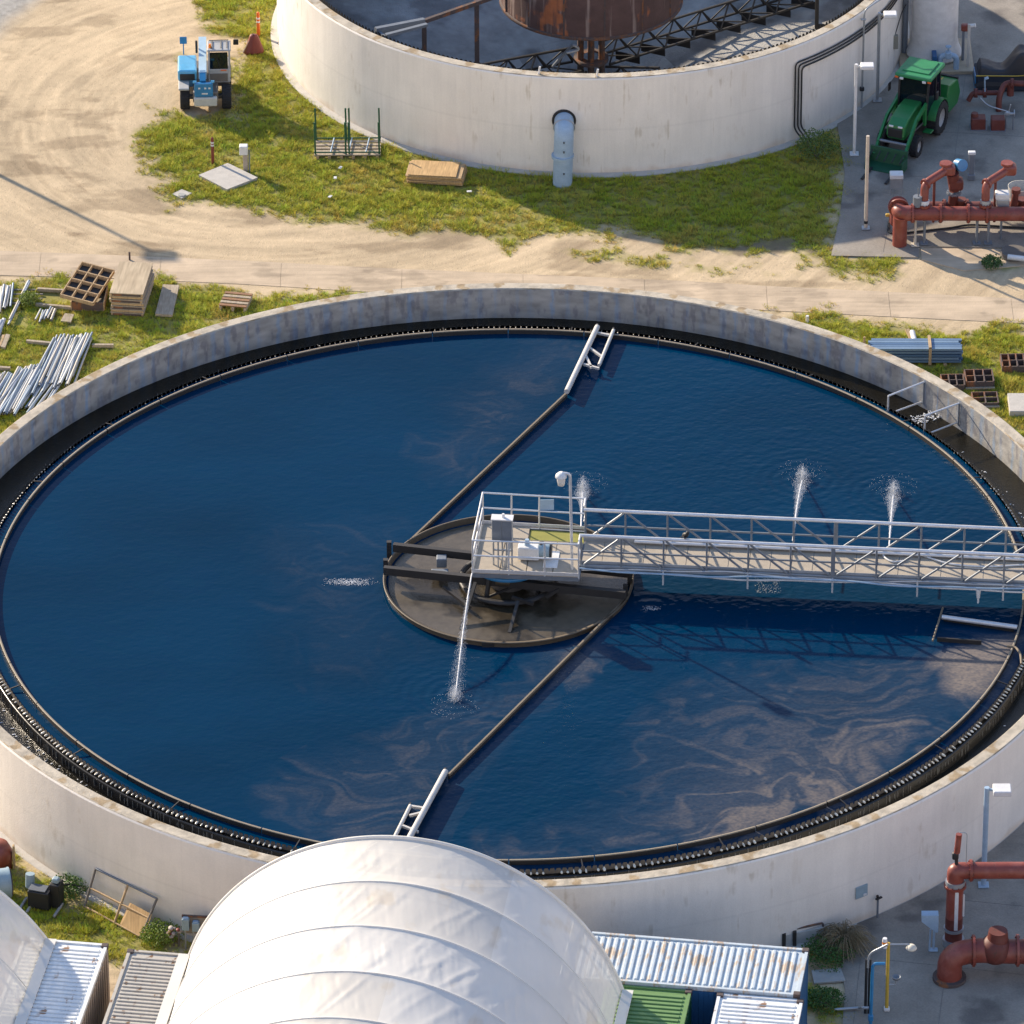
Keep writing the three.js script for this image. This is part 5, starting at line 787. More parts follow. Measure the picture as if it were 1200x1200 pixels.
pipeHeap(6, 2, 336, 18, 333, -4, 27, 1, 'short pale pipe standing in the row by the road', 'short pipes by the road', 0.4);
pipeHeap(4, 32, 331, 36, 330, -23, 48, 1, 'long grey pipe lying across the row by the road', 'long pipes by the road', 0.4);
pipeHeap(6, 1, 376, 7, 374, -8, 22, 1, 'thin blue-grey pipe lying beside two boards', 'thin pipes beside two boards', 0.4);
pipeHeap(7, 48, 362, 68, 361, -6, 12, 1, 'short bent pipe offcut beside a small board', 'pipe offcuts', 0.5);
const flat = (name, label, cat, pts, h, m, group, y0 = 0.03) => { const w = px2(pts, h), c = w.reduce((a, b) => [a[0] + b[0] / w.length, a[1] + b[1] / w.length], [0, 0]), t = thing(name, label, cat, [c[0], y0, c[1]], 0, group); mesh(name === 'board' ? 'plank' : 'panel', new THREE.ExtrudeGeometry(new THREE.Shape(w.map(([x, z]) => new THREE.Vector2(x - c[0], -(z - c[1])))), { depth: h, bevelEnabled: false }).rotateX(-Math.PI / 2), m, t); return t; };
flat('board', 'grey flat board lying beside the formwork stack', 'board', [[191, 334], [210, 335], [202, 370], [182, 368.5]], 0.09, M.woodGrey);
flat('board', 'small grey board beside the pipe offcuts', 'board', [[76, 368], [87, 369], [83, 378], [71, 377]], 0.06, M.woodGrey);
flat('board', 'narrow weathered board beside the thin pipes, nearer the road', 'board', [[2, 393], [6, 393], [1, 406], [-4, 406]], 0.08, M.wood);
flat('board', 'narrow weathered board beside the thin pipes, nearer the tank', 'board', [[7, 392], [12, 393], [6, 408], [1, 407]], 0.08, M.woodGrey);
for (const [a, b, l] of [[[31, 400], [62, 403], 'grey timber bearer sticking out from the widest pipe heap'], [[108, 405], [133, 405], 'short grey timber bearer beyond the widest pipe heap'], [[44, 339], [76, 341], 'timber bearer on bare soil beside the tray, nearer the road'], [[42, 357], [86, 361], 'timber bearer on bare soil in front of the tray'], [[-5, 431], [12, 432], 'grey timber stub beside the small pipe heap']]) { const t = thing('timber_bearer', l, 'timber', [0, 0, 0]); mesh('timber', beam(P(...a, 0.09), P(...b, 0.09), 0.1, 0.1), M.woodGrey, t); }
{ // formwork stack: seven thick panels with edge battens
  const B = P(127, 371, 0), C = P(168, 371, 0), turn = 0.12, cx = (B.x + C.x) / 2, names = ['bottom', 'second lowest', 'third lowest', 'middle', 'third from the top', 'second from the top', 'topmost'];
  for (let i = 0; i < 7; i++) {
    const t = thing('formwork_panel', `${names[i]} thick wooden formwork panel of the tall stack`, 'panel', [cx + 0.16 + rr(-0.03, 0.03), 0.02 + i * 0.118, B.z - 1.06 + rr(-0.02, 0.02)], -turn + rr(-0.015, 0.015), 'wooden formwork panels in the tall stack');
    mesh('face', rbox(1.08, 0.03, 2.12, 0, 0.095, 0, 0.005), i === 6 ? mat(0.62, 0.53, 0.40, { tile: T_WOOD, tileSize: 2.2, roughness: 0.85 }) : M.woodGrey, t);
    for (const s of [-1, 1]) { mesh('batten', rbox(0.06, 0.07, 2.1, s * 0.49, 0.04, 0, 0.005), M.wood, t); mesh('batten', rbox(0.9, 0.065, 0.05, 0, 0.042, s * 1.03, 0.005), i % 2 ? M.wood : M.rust, t); }
  }
  const n = thing('survey_stake', 'small wooden stake standing behind the formwork stack', 'stake', P(152, 305, 0)); mesh('stake', rbox(0.06, 0.3, 0.05, 0, 0.15, 0, 0.005), M.rust, n);
  // egg-crate tray lying askew on a low box
  const lb = thing('low_crate', 'low rust-edged wooden crate under the compartment tray', 'crate', [P(104, 366, 0).x, 0, P(104, 366, 0).z - 0.62], -0.06);
  mesh('base', rbox(1.05, 0.06, 1.2, 0, 0.05, 0), M.woodGrey, lb); for (const s of [-1, 1]) { mesh('side', rbox(0.05, 0.3, 1.2, s * 0.52, 0.2, 0), M.wood, lb); mesh('side', rbox(1.0, 0.3, 0.05, 0, 0.2, s * 0.58), M.rust, lb); }
  const a = P(71, 345, 0.62), b = P(109, 355, 0.5), c = P(96, 307, 0.75), tr = thing('compartment_tray', 'wooden tray with twelve square compartments tilted on a low crate', 'tray', [0, 0, 0]);
  const u = b.clone().sub(a), v = c.clone().sub(a), nn = v.clone().cross(u).normalize(); if (nn.y < 0) nn.negate();
  const q = (s, t, h) => a.clone().addScaledVector(u, s).addScaledVector(v, t).addScaledVector(nn, h - 0.11);
  for (let i = 0; i <= 3; i++) mesh('divider', beam(q(i / 3, 0, 0.06), q(i / 3, 1, 0.06), 0.035, 0.11), M.wood, tr);
  for (let i = 0; i <= 4; i++) mesh('divider', beam(q(0, i / 4, 0.065), q(1, i / 4, 0.065), 0.05, 0.12), M.wood, tr);
  mesh('bottom_sheet', [0].map(() => { const g = new THREE.BufferGeometry(), c4 = [q(0, 0, 0), q(1, 0, 0), q(1, 1, 0), q(0, 1, 0)]; g.setAttribute('position', new THREE.Float32BufferAttribute([0, 1, 2, 0, 2, 3].flatMap((k) => c4[k].toArray()), 3)); g.computeVertexNormals(); return g; }), M.dark, tr);
  const pt = thing('shipping_pallet', 'rusty slatted pallet lying on the grass by the tank rim', 'pallet', [P(276, 366, 0).x, 0.02, P(276, 366, 0).z - 0.45], -0.2);
  for (let i = 0; i < 5; i++) mesh('slat', rbox(0.9, 0.03, 0.13, 0, 0.2, -0.4 + i * 0.2, 0.005), i % 2 ? M.woodGrey : mat(0.36, 0.20, 0.11, { tile: T_WOOD, tileSize: 0.7 }), pt); for (const x of [-0.4, 0, 0.4]) mesh('bearer', rbox(0.08, 0.16, 0.95, x, 0.09, 0, 0.005), M.woodGrey, pt);
  const bp = thing('pipe_pallet', 'dark pallet under the row of short pipes by the road', 'pallet', P(30, 352, 0)); for (let i = 0; i < 4; i++) mesh('slat', rbox(1.5, 0.04, 0.09, -0.2, 0.06, -0.6 + i * 0.3), M.steel, bp);
}
{ // bundle of blue steel channels with a lumber strap
  const A = P(1020, 429, 0), Bp = P(1126, 431, 0), L = Bp.x - A.x, mB = [mat(0.16, 0.26, 0.40, { metalness: 0.3, roughness: 0.5 }), mat(0.10, 0.19, 0.33, { metalness: 0.3, roughness: 0.5 }), mat(0.22, 0.33, 0.46, { metalness: 0.3, roughness: 0.5 })];
  for (let i = 0; i < 5; i++) for (let k = 0; k < 5; k++) { const t = thing('steel_channel', ['blue steel channel in the bottom layer of the strapped bundle', 'blue steel channel in the second lowest layer of the strapped bundle', 'blue steel channel in the middle layer of the strapped bundle', 'blue steel channel in the second layer from the top of the strapped bundle', 'blue steel channel in the top layer of the strapped bundle'][i], 'steel channel', [A.x + rr(-0.06, 0.08), 0.1 + i * 0.105, A.z - 0.07 - k * 0.14], -0.012, 'blue steel channels in the strapped bundle'); mesh('channel', [box(L, 0.012, 0.125, L / 2, 0.09, 0), box(L, 0.065, 0.012, L / 2, 0.055, 0.057), box(L, 0.065, 0.012, L / 2, 0.055, -0.057)], mB[(i * 2 + k) % 3], t); }
  const bl = [0.45, 2.35]; for (const x of bl) { const t = thing('timber_bearer', x < 1 ? 'timber bearer under the blue bundle, nearer the road bend' : 'timber bearer under the strapped blue bundle beside its lumber strap', 'timber', [A.x + x, 0, A.z]); mesh('timber', rbox(0.1, 0.1, 0.9, 0, 0.05, -0.35, 0.01), M.wood, t); }
  const sx = P(1090, 420, 0.3).x, st = thing('lumber_strap', 'pale lumber strap clamped around the blue steel bundle', 'strap'); mesh('front_board', rbox(0.09, 0.62, 0.04, sx, 0.36, A.z + 0.02, 0.005), M.wood, st); mesh('top_board', rbox(0.09, 0.05, 0.8, sx, 0.665, A.z - 0.36, 0.005), M.wood, st);
  const st2 = thing('lumber_strap', 'pale stub of lumber at the rim end of the blue bundle', 'strap'); mesh('board', rbox(0.07, 0.3, 0.05, P(1013, 402, 0.6).x, 0.62, A.z - 0.5, 0.005), M.wood, st2);
  const w1 = thing('timber_post', 'leaning wooden plank behind the blue steel bundle', 'plank', [0, 0, 0]); mesh('plank', beam(P(1069, 400, 0.02), P(1063, 386, 0.12), 0.13, 0.05), M.wood, w1);
  const w2 = thing('short_pipe', 'short white pipe behind the blue steel bundle', 'pipe', [0, 0, 0]); mesh('pipe', rod(P(1072, 400, 0.1), P(1069, 389, 0.12), 0.085, 14), M.white, w2);
  const stub = thing('vent_stub', 'small white vent stub poking above the grass by the rim', 'vent', P(946, 378, 0)); mesh('stub', cyl(0.05, 0.05, 0.25, 0, 0.12, 0), M.white, stub);
  const crate = (label, px, py, w, d, h, nx, nz, lip) => { const c = P(px, py, 0), t = thing('rusty_crate', label, 'crate', [c.x, 0.03, c.z - d / 2], 0.03, 'rusty open crates on the grass'); for (let i = 0; i <= nx; i++) mesh('divider', box(0.035, h, d, -w / 2 + w * i / nx, h / 2, 0), M.rust, t); for (let i = 0; i <= nz; i++) mesh('divider', box(w - 0.04, h * 0.94, 0.035, 0, h * 0.47, -d / 2 + d * i / nz), M.rust, t); if (lip) mesh('lip', rbox(w + 0.05, 0.06, 0.08, 0, 0.04, d / 2 + 0.06, 0.01), M.woodGrey, t); };
  crate('rusty open-topped crate with a pale lip beside the blue bundle', 1148, 456, 0.86, 0.78, 0.26, 3, 2, true);
  crate('rusty open-topped crate standing alone farther along the grass', 1192, 438, 0.95, 0.8, 0.26, 4, 2, false);
  crate('rusty crate half hidden by the tank rim below the blue bundle', 1117, 459, 0.7, 0.7, 0.22, 3, 2, false);
  crate('weathered pale-edged crate sunk in grass beside the tank rim', 1155, 478, 0.78, 0.7, 0.16, 2, 2, true);
  const sb = thing('concrete_block', 'pale flat concrete block on the grass by the rim', 'block', [P(1183, 489, 0).x, 0, P(1183, 489, 0).z]); mesh('block', rbox(1.3, 0.22, 1.15, 0.65, 0.11, -0.57, 0.02), M.concrete, sb);
}
// ---------------------------------------------------------------- containers and fabric domes below
const SITE = 8.6 * Math.PI / 180, SX = V(Math.cos(SITE), 0, Math.sin(SITE)), SZ = V(-Math.sin(SITE), 0, Math.cos(SITE));
const T_RUSTROOF = tex(512, 512, (u, v) => { const a = fbm(u * 6, v * 6, 5, 501, 6), r = fbm(u * 24, v * 5, 4, 507, 24, 5), k = sstep(0.52, 0.68, a * 0.35 + r * 0.65) * 0.85, g = 0.85 + 0.2 * fbm(u * 30, v * 30, 3, 511, 30); return [mix(0.50, 0.46, k) * g, mix(0.57, 0.33, k) * g, mix(0.62, 0.21, k) * g]; });  // pale base tinted with the blue of the shaded rib sides
const roofMats = { white: mat(1, 1, 1, { tile: T_RUSTROOF, tileSize: 2.4, roughness: 0.55 }), pale: mat(0.78, 0.80, 0.80, { tile: T_PAINTWEAR, tileSize: 3, roughness: 0.5 }), grey: mat(0.46, 0.43, 0.38, { tile: T_PAINTWEAR, tileSize: 1.6, roughness: 0.8 }), green: mat(0.16, 0.30, 0.10, { roughness: 0.6 }) };
// length runs along +z of its own frame; the roof corrugation runs across
function container(label, corner, W, L, alongX, roofM, wallM, ribs, H = 2.59, group) {
  const t = thing('shipping_container', label, 'container', corner, alongX ? -SITE : -SITE, group);
  const w = alongX ? L : W, d = alongX ? W : L;                      // local x and z sizes; corner = back left foot
  mesh('wall', [box(w - 0.12, H - 0.28, 0.04, w / 2, H / 2, 0.04), box(w - 0.12, H - 0.28, 0.04, w / 2, H / 2, d - 0.04), box(0.04, H - 0.28, d - 0.12, 0.04, H / 2, d / 2), box(0.04, H - 0.28, d - 0.12, w - 0.04, H / 2, d / 2)], wallM, t);
  { const g = [], n = Math.round((alongX ? w : d) / 0.28); for (let i = 0; i < n; i++) { const s = (i + 0.5) / n; if (alongX) for (const z of [0.0, d]) g.push(rbox(w / n * 0.5, H - 0.32, 0.05, 0.08 + s * (w - 0.16), H / 2, z + (z ? -0.02 : 0.02), 0.01)); else for (const x of [0.0, w]) g.push(rbox(0.05, H - 0.32, d / n * 0.5, x + (x ? -0.02 : 0.02), H / 2, 0.08 + s * (d - 0.16), 0.01)); } const c = mesh('wall_corrugation', g, wallM, t); c.userData.kind = 'stuff'; }
  mesh('roof', box(w - 0.1, 0.03, d - 0.1, w / 2, H - 0.06, d / 2), roofM, t);
  for (let i = 0; i < ribs; i++) { const s = (i + 0.5) / ribs; if (alongX) mesh('roof_rib', rbox((w - 0.5) / ribs * 0.58, 0.06, d - 0.34, 0.25 + s * (w - 0.5), H - 0.035, d / 2, 0.03), roofM, t); else mesh('roof_rib', rbox(w - 0.34, 0.05, (d - 0.5) / ribs * 0.58, w / 2, H - 0.035, 0.25 + s * (d - 0.5), 0.024), roofM, t); }
  for (const [x0, z0, x1, z1] of [[0, 0.05, w, 0.05], [0, d - 0.05, w, d - 0.05], [0.05, 0, 0.05, d], [w - 0.05, 0, w - 0.05, d]]) { mesh('top_rail', beam([x0, H - 0.06, z0], [x1, H - 0.06, z1], 0.085, 0.12), wallM === M.greenDark ? roofM : roofM, t); mesh('bottom_rail', beam([x0, 0.1, z0], [x1, 0.1, z1], 0.09, 0.16), wallM, t); }
  for (const x of [0.08, w - 0.08]) for (const z of [0.08, d - 0.08]) { mesh('corner_post', box(0.14, H - 0.3, 0.14, x, H / 2, z), wallM, t); mesh('corner_casting', rbox(0.18, 0.13, 0.17, x, H - 0.045, z, 0.015), M.rust, t); }
  return t;
}
const off = (p, x, z) => p.clone().setY(0).addScaledVector(SX, x).addScaledVector(SZ, z);
{
  const br = P(948, 1111.5, 2.59);
  container('white-roofed blue container lying across behind the dome, with rust streaks', off(br, -6.06, 0), 2.25, 6.06, true, roofMats.white, M.blueBox, 30);
  container('green-roofed container end tucked beside the fabric dome', off(P(811, 1160, 2.5), -2.3, 0.0), 2.3, 6.06, false, roofMats.green, M.greenDark, 30, 2.5);
  container('pale blue-white roofed container in front of the rust-streaked one', off(P(841, 1163, 2.5), 0, 0), 2.3, 6.06, false, roofMats.pale, M.blueBox, 30, 2.5);
  container('weathered grey-roofed container carrying one side of the big dome', off(P(150, 1112, 2.59), 0, 0), 2.35, 8, false, roofMats.grey, mat(0.40, 0.32, 0.24, { roughness: 0.8 }), 44);
  container('white-roofed container carrying the edge of the smaller dome', off(P(127, 1106, 2.59), -2.35, 0), 2.35, 8, false, roofMats.pale, mat(0.46, 0.38, 0.30, { roughness: 0.8 }), 40);
}
// fabric vault on hoops: circular segment of half-width a and rise h, springing at y0
const T_FAB = tex(1024, 1024, (u, v) => { const b = 0.93 + 0.10 * (fbm(u * 10, v * 10, 5, 521, 10) - 0.5), s = sstep(0.66, 0.80, fbm(u * 9, v * 5, 5, 527, 9, 5)) * 0.30; return [b * (1 - s * 0.25) * 0.90, b * (1 - s * 0.42) * 0.885, b * (1 - s * 0.65) * 0.85]; });
function dome(label, left, a, h, len, bay, y0 = 2.6) {
  const t = thing('fabric_dome', label, 'fabric shelter', [left.x, 0, left.z], -SITE), R = (a * a + h * h) / (2 * h), half = Math.asin(a / R), cy = y0 + h - R;
  const at = (s, z, o = 0) => { const f = (s * 2 - 1) * half; return [a + (R + o) * Math.sin(f), cy + (R + o) * Math.cos(f), z]; };
  const bays = Math.ceil(len / bay), fab = (r, g, b) => { const m = new THREE.MeshPhysicalMaterial({ map: rep(T_FAB, 7), roughness: 0.55, transmission: 0.32, thickness: 0 }); m.color.setRGB(r, g, b); return m; }, mF = fab(1, 0.99, 0.965), mF2 = fab(0.90, 0.88, 0.84), mF3 = fab(0.96, 0.945, 0.915);
  const cuts = [0, 0.2, 0.40, 0.545, 0.70, 0.86, 1];
  for (let k = 0; k < bays; k++) for (let c = 0; c + 1 < cuts.length; c++) {
    const nu = 52, nv = 30, pos = [], uv = [], idx = [], tone = h2(k, c, 77), soft = h2(k, c + 9, 78);
    for (let j = 0; j <= nv; j++) for (let i = 0; i <= nu; i++) {
      const s = mix(cuts[c], cuts[c + 1], i / nu), q = j / nv, z = (k + q) * bay, arc = s * 2 * half * R, crown = Math.sin(Math.PI * s), slack = Math.sin(Math.PI * q);
      const r1 = 1 - 2 * Math.abs(fbm(arc * 1.5 + z * 0.75 + k * 13, z * 0.28 + k, 3, 541) - 0.5), r2 = fbm(arc * 5.5 - z * 1.2 + k * 7, z * 0.9, 2, 551) - 0.5, seamIn = sstep(0, 0.16, i / nu) * sstep(1, 0.84, i / nu);
      const fold = (0.036 * (Math.pow(r1, 4) - 0.35) + 0.032 * r2) * (0.35 + 0.65 * soft) * (0.2 + 0.8 * crown) * (0.35 + 0.65 * seamIn);
      pos.push(...at(s, z, -0.085 * Math.sqrt(Math.max(0, slack)) * (0.6 + 0.4 * crown) + Math.sqrt(Math.max(0, slack)) * fold)); uv.push(arc, z);
    }
    for (let j = 0; j < nv; j++) for (let i = 0; i < nu; i++) { const p = j * (nu + 1) + i; idx.push(p, p + 1, p + nu + 2, p, p + nu + 2, p + nu + 1); }
    const g = new THREE.BufferGeometry(); g.setAttribute('position', new THREE.Float32BufferAttribute(pos, 3)); g.setAttribute('uv', new THREE.Float32BufferAttribute(uv, 2)); g.setIndex(idx); g.computeVertexNormals();
    mesh('fabric_panel', g, (c === 2 || c === 3) && tone > 0.35 ? mF2 : tone > 0.6 ? mF3 : mF, t, true);
  }
  for (let k = 0; k <= bays; k++) { const c = new THREE.CatmullRomCurve3(Array.from({ length: 40 }, (_, i) => V(...at(i / 39, k * bay, -0.09)))), c2 = new THREE.CatmullRomCurve3(Array.from({ length: 40 }, (_, i) => V(...at(i / 39, k * bay, -0.42)))); const hp = mesh('hoop', new THREE.TubeGeometry(c, 60, 0.04, 8), M.galv, t); mesh('inner_chord', new THREE.TubeGeometry(c2, 60, 0.03, 8), M.galv, hp); const w = []; for (let i = 0; i < 26; i++) w.push(rod(at(i / 26, k * bay, i % 2 ? -0.42 : -0.09), at((i + 1) / 26, k * bay, i % 2 ? -0.09 : -0.42), 0.018, 5)); const wb = mesh('web', w, M.galv, hp); wb.userData.kind = 'stuff'; }
  for (let k = 1; k <= bays; k++) { const c = new THREE.CatmullRomCurve3(Array.from({ length: 50 }, (_, i) => V(...at(i / 49, k * bay, -0.004)))); mesh('seam_rope', new THREE.TubeGeometry(c, 110, 0.02, 8), mF, t); }
  for (const s of [0.16, 0.38, 0.62, 0.84]) mesh('purlin', rod(at(s, 0, -0.14), at(s, bays * bay, -0.14), 0.03, 8), M.galv, t);
  for (const [s, o] of [[0, -0.28], [1, 0.28]]) mesh('base_skirt', [beam([at(s, 0)[0] + o / 2, y0 + 0.03, 0], [at(s, 0)[0] + o / 2, y0 + 0.03, bays * bay], 0.3, 0.03)], mF, t);
  { const c = new THREE.CatmullRomCurve3(Array.from({ length: 60 }, (_, i) => V(...at(i / 59, -0.02, 0.0)))); mesh('edge_hem', new THREE.TubeGeometry(c, 100, 0.05, 8), mF, t); }
  return t;
}
{
  const L0 = P(222, 1120, 2.6), R0 = P(731, 1155, 2.6), w = Math.hypot(R0.x - L0.x, R0.z - L0.z);
  dome('big white fabric dome shelter spanning between containers beside the tank', L0, w / 2, 4.3, 14, 2.12);
  const l1 = P(54, 1101, 2.6); dome('smaller white fabric dome edge over the white-roofed container', off(l1, -11.0, 0), 5.5, 3.0, 12, 2.4);
}

// ---------------------------------------------------------------- lower corner yard
{
  const b = P(1117, 1107, 0.05), H = 2.42, t = thing('outlet_pipework', 'tall red outlet pipe bending level over the yard', 'pipework', b);
  mesh('level_pipe', pipe([[0, 0.9, 0], [0, H, 0], [0.12, H, -0.02], [8, H, -0.02]], 0.235, 0.34, 24), M.red, t);
  mesh('lower_pipe', cyl(0.24, 0.24, 0.95, 0, 0.45, 0, 24), M.redDark, t);
  for (const [p, a, r] of [[[0.42, H, -0.02], [1, 0, 0], 0.31], [[0, 1.95, 0], [0, 1, 0], 0.31]]) mesh('flange', flange(p, a, r), M.red, t);
  mesh('wrap', disc([0, 2.05, 0], [0, 1, 0], 0.27, 0.14), M.galv, t); mesh('paint_run', [box(0.10, 1.25, 0.01, 0.04, 1.25, 0.24)], M.white, t); mesh('foot_collar', [disc([0, 0.55, 0], [0, 1, 0], 0.28, 0.08), disc([0, 0.12, 0], [0, 1, 0], 0.3, 0.2)], M.galv, t);
  mesh('vent_valve', [rod([0.02, H + 0.2, 0], [0.0, H + 0.55, 0], 0.05), rbox(0.18, 0.22, 0.16, -0.02, H + 0.5, 0, 0.05)], M.black, t); mesh('vent_stack', rod([0.02, H + 0.6, 0], [0.06, H + 1.2, 0], 0.085, 14), M.red, t); mesh('vent_line', pipe([[0.08, H + 1.25, 0], [0.28, H + 1.25, 0], [0.28, H + 0.25, 0]], 0.012, 0.1), M.galv, t);
  mesh('riser_tube', rod([0.24, 1.0, 0.08], [0.24, 1.7, 0.08], 0.03), M.white, t);
  const b2 = P(1117, 1150, 0.05), u = thing('pump_pipework', 'large rust-red pipe elbow with valve lying low in the yard', 'pipework', b2);
  mesh('elbow_pipe', pipe([[-0.1, 0, -0.1], [-0.1, 0.75, -0.15], [0.6, 0.82, -0.3], [1.2, 0.78, -0.3], [5, 0.7, -0.3]], 0.34, 0.5, 26), M.red, u);
  mesh('valve_body', [new THREE.SphereGeometry(0.46, 24, 16).scale(1, 0.95, 0.95).translate(1.15, 0.85, -0.3), cyl(0.3, 0.26, 0.35, 1.2, 1.28, -0.3)], M.redDark, u);
  for (const x of [0.55, 1.75, 2.0]) mesh('flange', flange([x, 0.8, -0.3], [1, 0, 0], 0.45), M.red, u); mesh('foot', disc([-0.1, 0.06, -0.1], [0, 1, 0], 0.46, 0.1, 26), M.rust, u);
  const s = thing('hooded_meter', 'grey hooded meter on a short post in the yard', 'meter', P(1094, 1114, 0.05)); mesh('post', [rod([0, 0, 0], [0, 0.85, 0], 0.035), rod([-0.12, 0, 0.02], [-0.1, 0.7, 0], 0.025)], M.blueGrey, s); { const f = new THREE.Shape([[-0.34, 0.0], [0.06, -0.36], [0.12, -0.34], [0.12, 0.2], [-0.34, 0.2]].map(([x, y]) => new THREE.Vector2(x, y))); mesh('hood', new THREE.ExtrudeGeometry(f, { depth: 0.25, bevelEnabled: false }).translate(-0.02, 1.05, -0.1), M.blueGrey, s); } mesh('foot', rbox(0.24, 0.06, 0.18, 0, 0.03, 0), M.blueGrey, s);
  const y = thing('yellow_lamp_post', 'yellow post with a bell lamp and orange beacon in the yard', 'lamp post', P(1039, 1184, 0.05)); mesh('post', cyl(0.05, 0.045, 2.2, 0, 1.1, 0, 14), M.yellow, y); mesh('foot', rbox(0.16, 0.1, 0.16, 0, 0.05, 0), M.white, y); mesh('arm', pipe([[0, 2.15, 0], [0.55, 2.15, 0], [0.62, 2.1, 0.05]], 0.022, 0.1), M.galv, y); mesh('lamp_bell', new THREE.LatheGeometry([[0.001, 0.1], [0.1, 0.08], [0.15, 0], [0.13, -0.03], [0.001, -0.02]].map(([a, c]) => new THREE.Vector2(a, c)), 20).translate(0.62, 2.06, 0.05), mat(0.72, 0.66, 0.54), y); mesh('beacon', [cyl(0.08, 0.07, 0.12, -0.1, 2.12, 0), cyl(0.075, 0.06, 0.1, -0.1, 2.3, 0)], M.white, y); mesh('beacon_lens', cyl(0.07, 0.07, 0.08, -0.1, 2.21, 0), M.amber, y); mesh('eyewash_arm', pipe([[0, 0.85, 0], [0.22, 0.83, 0], [0.24, 1.0, 0]], 0.02, 0.08), M.galv, y); mesh('eyewash_bowl', new THREE.LatheGeometry([[0.001, 0], [0.1, 0.03], [0.13, 0.1], [0.11, 0.1], [0.08, 0.05], [0.001, 0.02]].map(([a, c]) => new THREE.Vector2(a, c)), 20).translate(0.24, 1.0, 0), M.galvDullShade, y);
  const p = thing('blue_standpipe', 'blue and white bent standpipe beside the yellow post', 'standpipe', P(1020, 1205, 0.05)); mesh('pipe', pipe([[0, 0, 0], [0.02, 2.1, 0], [0.35, 2.1, 0]], 0.045, 0.12), M.blue, p); mesh('valve', rbox(0.14, 0.2, 0.14, 0, 0.35, 0, 0.04), M.blue, p); mesh('white_pipe', pipe([[-0.1, 1.9, -0.1], [-0.1, 2.35, -0.1], [0.4, 2.75, 0.05]], 0.03, 0.3), M.galv, p);
  for (const [x, l] of [[1014, 'black conduit riser beside the blue standpipe, nearer the containers'], [1018, 'black conduit riser beside the blue standpipe, nearer the yellow post']]) tag(mesh('conduit_riser', rod(P(x, 1187, 0.05), P(x, 1187, 0.05).add(V(0, 1.75, 0)), 0.04, 10), M.black), l, 'conduit');
  tag(mesh('ground_pipe', pipe([P(978, 1183, 0.12), P(1008, 1181, 0.12), P(1010, 1181, 0.5), P(1018, 1181, 0.5)], 0.04, 0.1), M.galv), 'thin grey pipe running along the ground by the containers', 'pipe');
  // on the tank wall
  const wallAt = (px, h, o) => { const x = P(px, 1060, h).x, z = Math.sqrt((TANK.r + o) ** 2 - x * x); return [V(x, h, z), Math.atan2(x, z)]; };
  { const [q, a] = wallAt(1011, 1.05, 0.03), w = thing('wall_plate', 'small grey plate fixed on the tank wall', 'plate', q, a); mesh('plate', rbox(0.4, 0.38, 0.03, 0, 0, 0, 0.01), M.motor, w); mesh('latch', box(0.1, 0.06, 0.03, 0.1, -0.12, 0.02), M.white, w); }
  { const [q, a] = wallAt(1027, 0.05, 0.12), w = thing('wall_tap', 'small dark tap on a pipe at the foot of the tank wall', 'tap', q, a); mesh('pipe', rod([0, 0, 0], [0, 0.62, 0], 0.03), M.galvDullShade, w); mesh('tap_head', [rbox(0.22, 0.05, 0.08, 0.03, 0.62, 0, 0.02), rod([0, 0.6, 0], [-0.02, 0.72, 0], 0.04)], M.black, w); }
  { const A = P(881, 1118, 0), B = P(964, 1100, 0), r = thing('low_wall', 'low pale retaining wall with rusty rail against the tank', 'wall'); mesh('panel', beam([A.x, 0.2, A.z], [B.x, 0.2, B.z], 0.12, 0.42), mat(0.56, 0.56, 0.54), r); mesh('rail', pipe([[A.x - 0.6, 0.5, A.z + 0.2], [B.x, 0.52, B.z], [B.x + 0.02, 0, B.z]], 0.03, 0.06), M.rust, r); for (const k of [0.45, 0.6]) mesh('post', beam([mix(A.x, B.x, k), 0, mix(A.z, B.z, k) + 0.08], [mix(A.x, B.x, k), 0.5, mix(A.z, B.z, k) + 0.08], 0.1, 0.1), M.dark, r); }
  flat('concrete_slab', 'small dark concrete slab between two grass patches', 'slab', [[951, 1138], [985, 1135], [991, 1150], [954, 1153]], 0.05, M.concreteGrey);
}
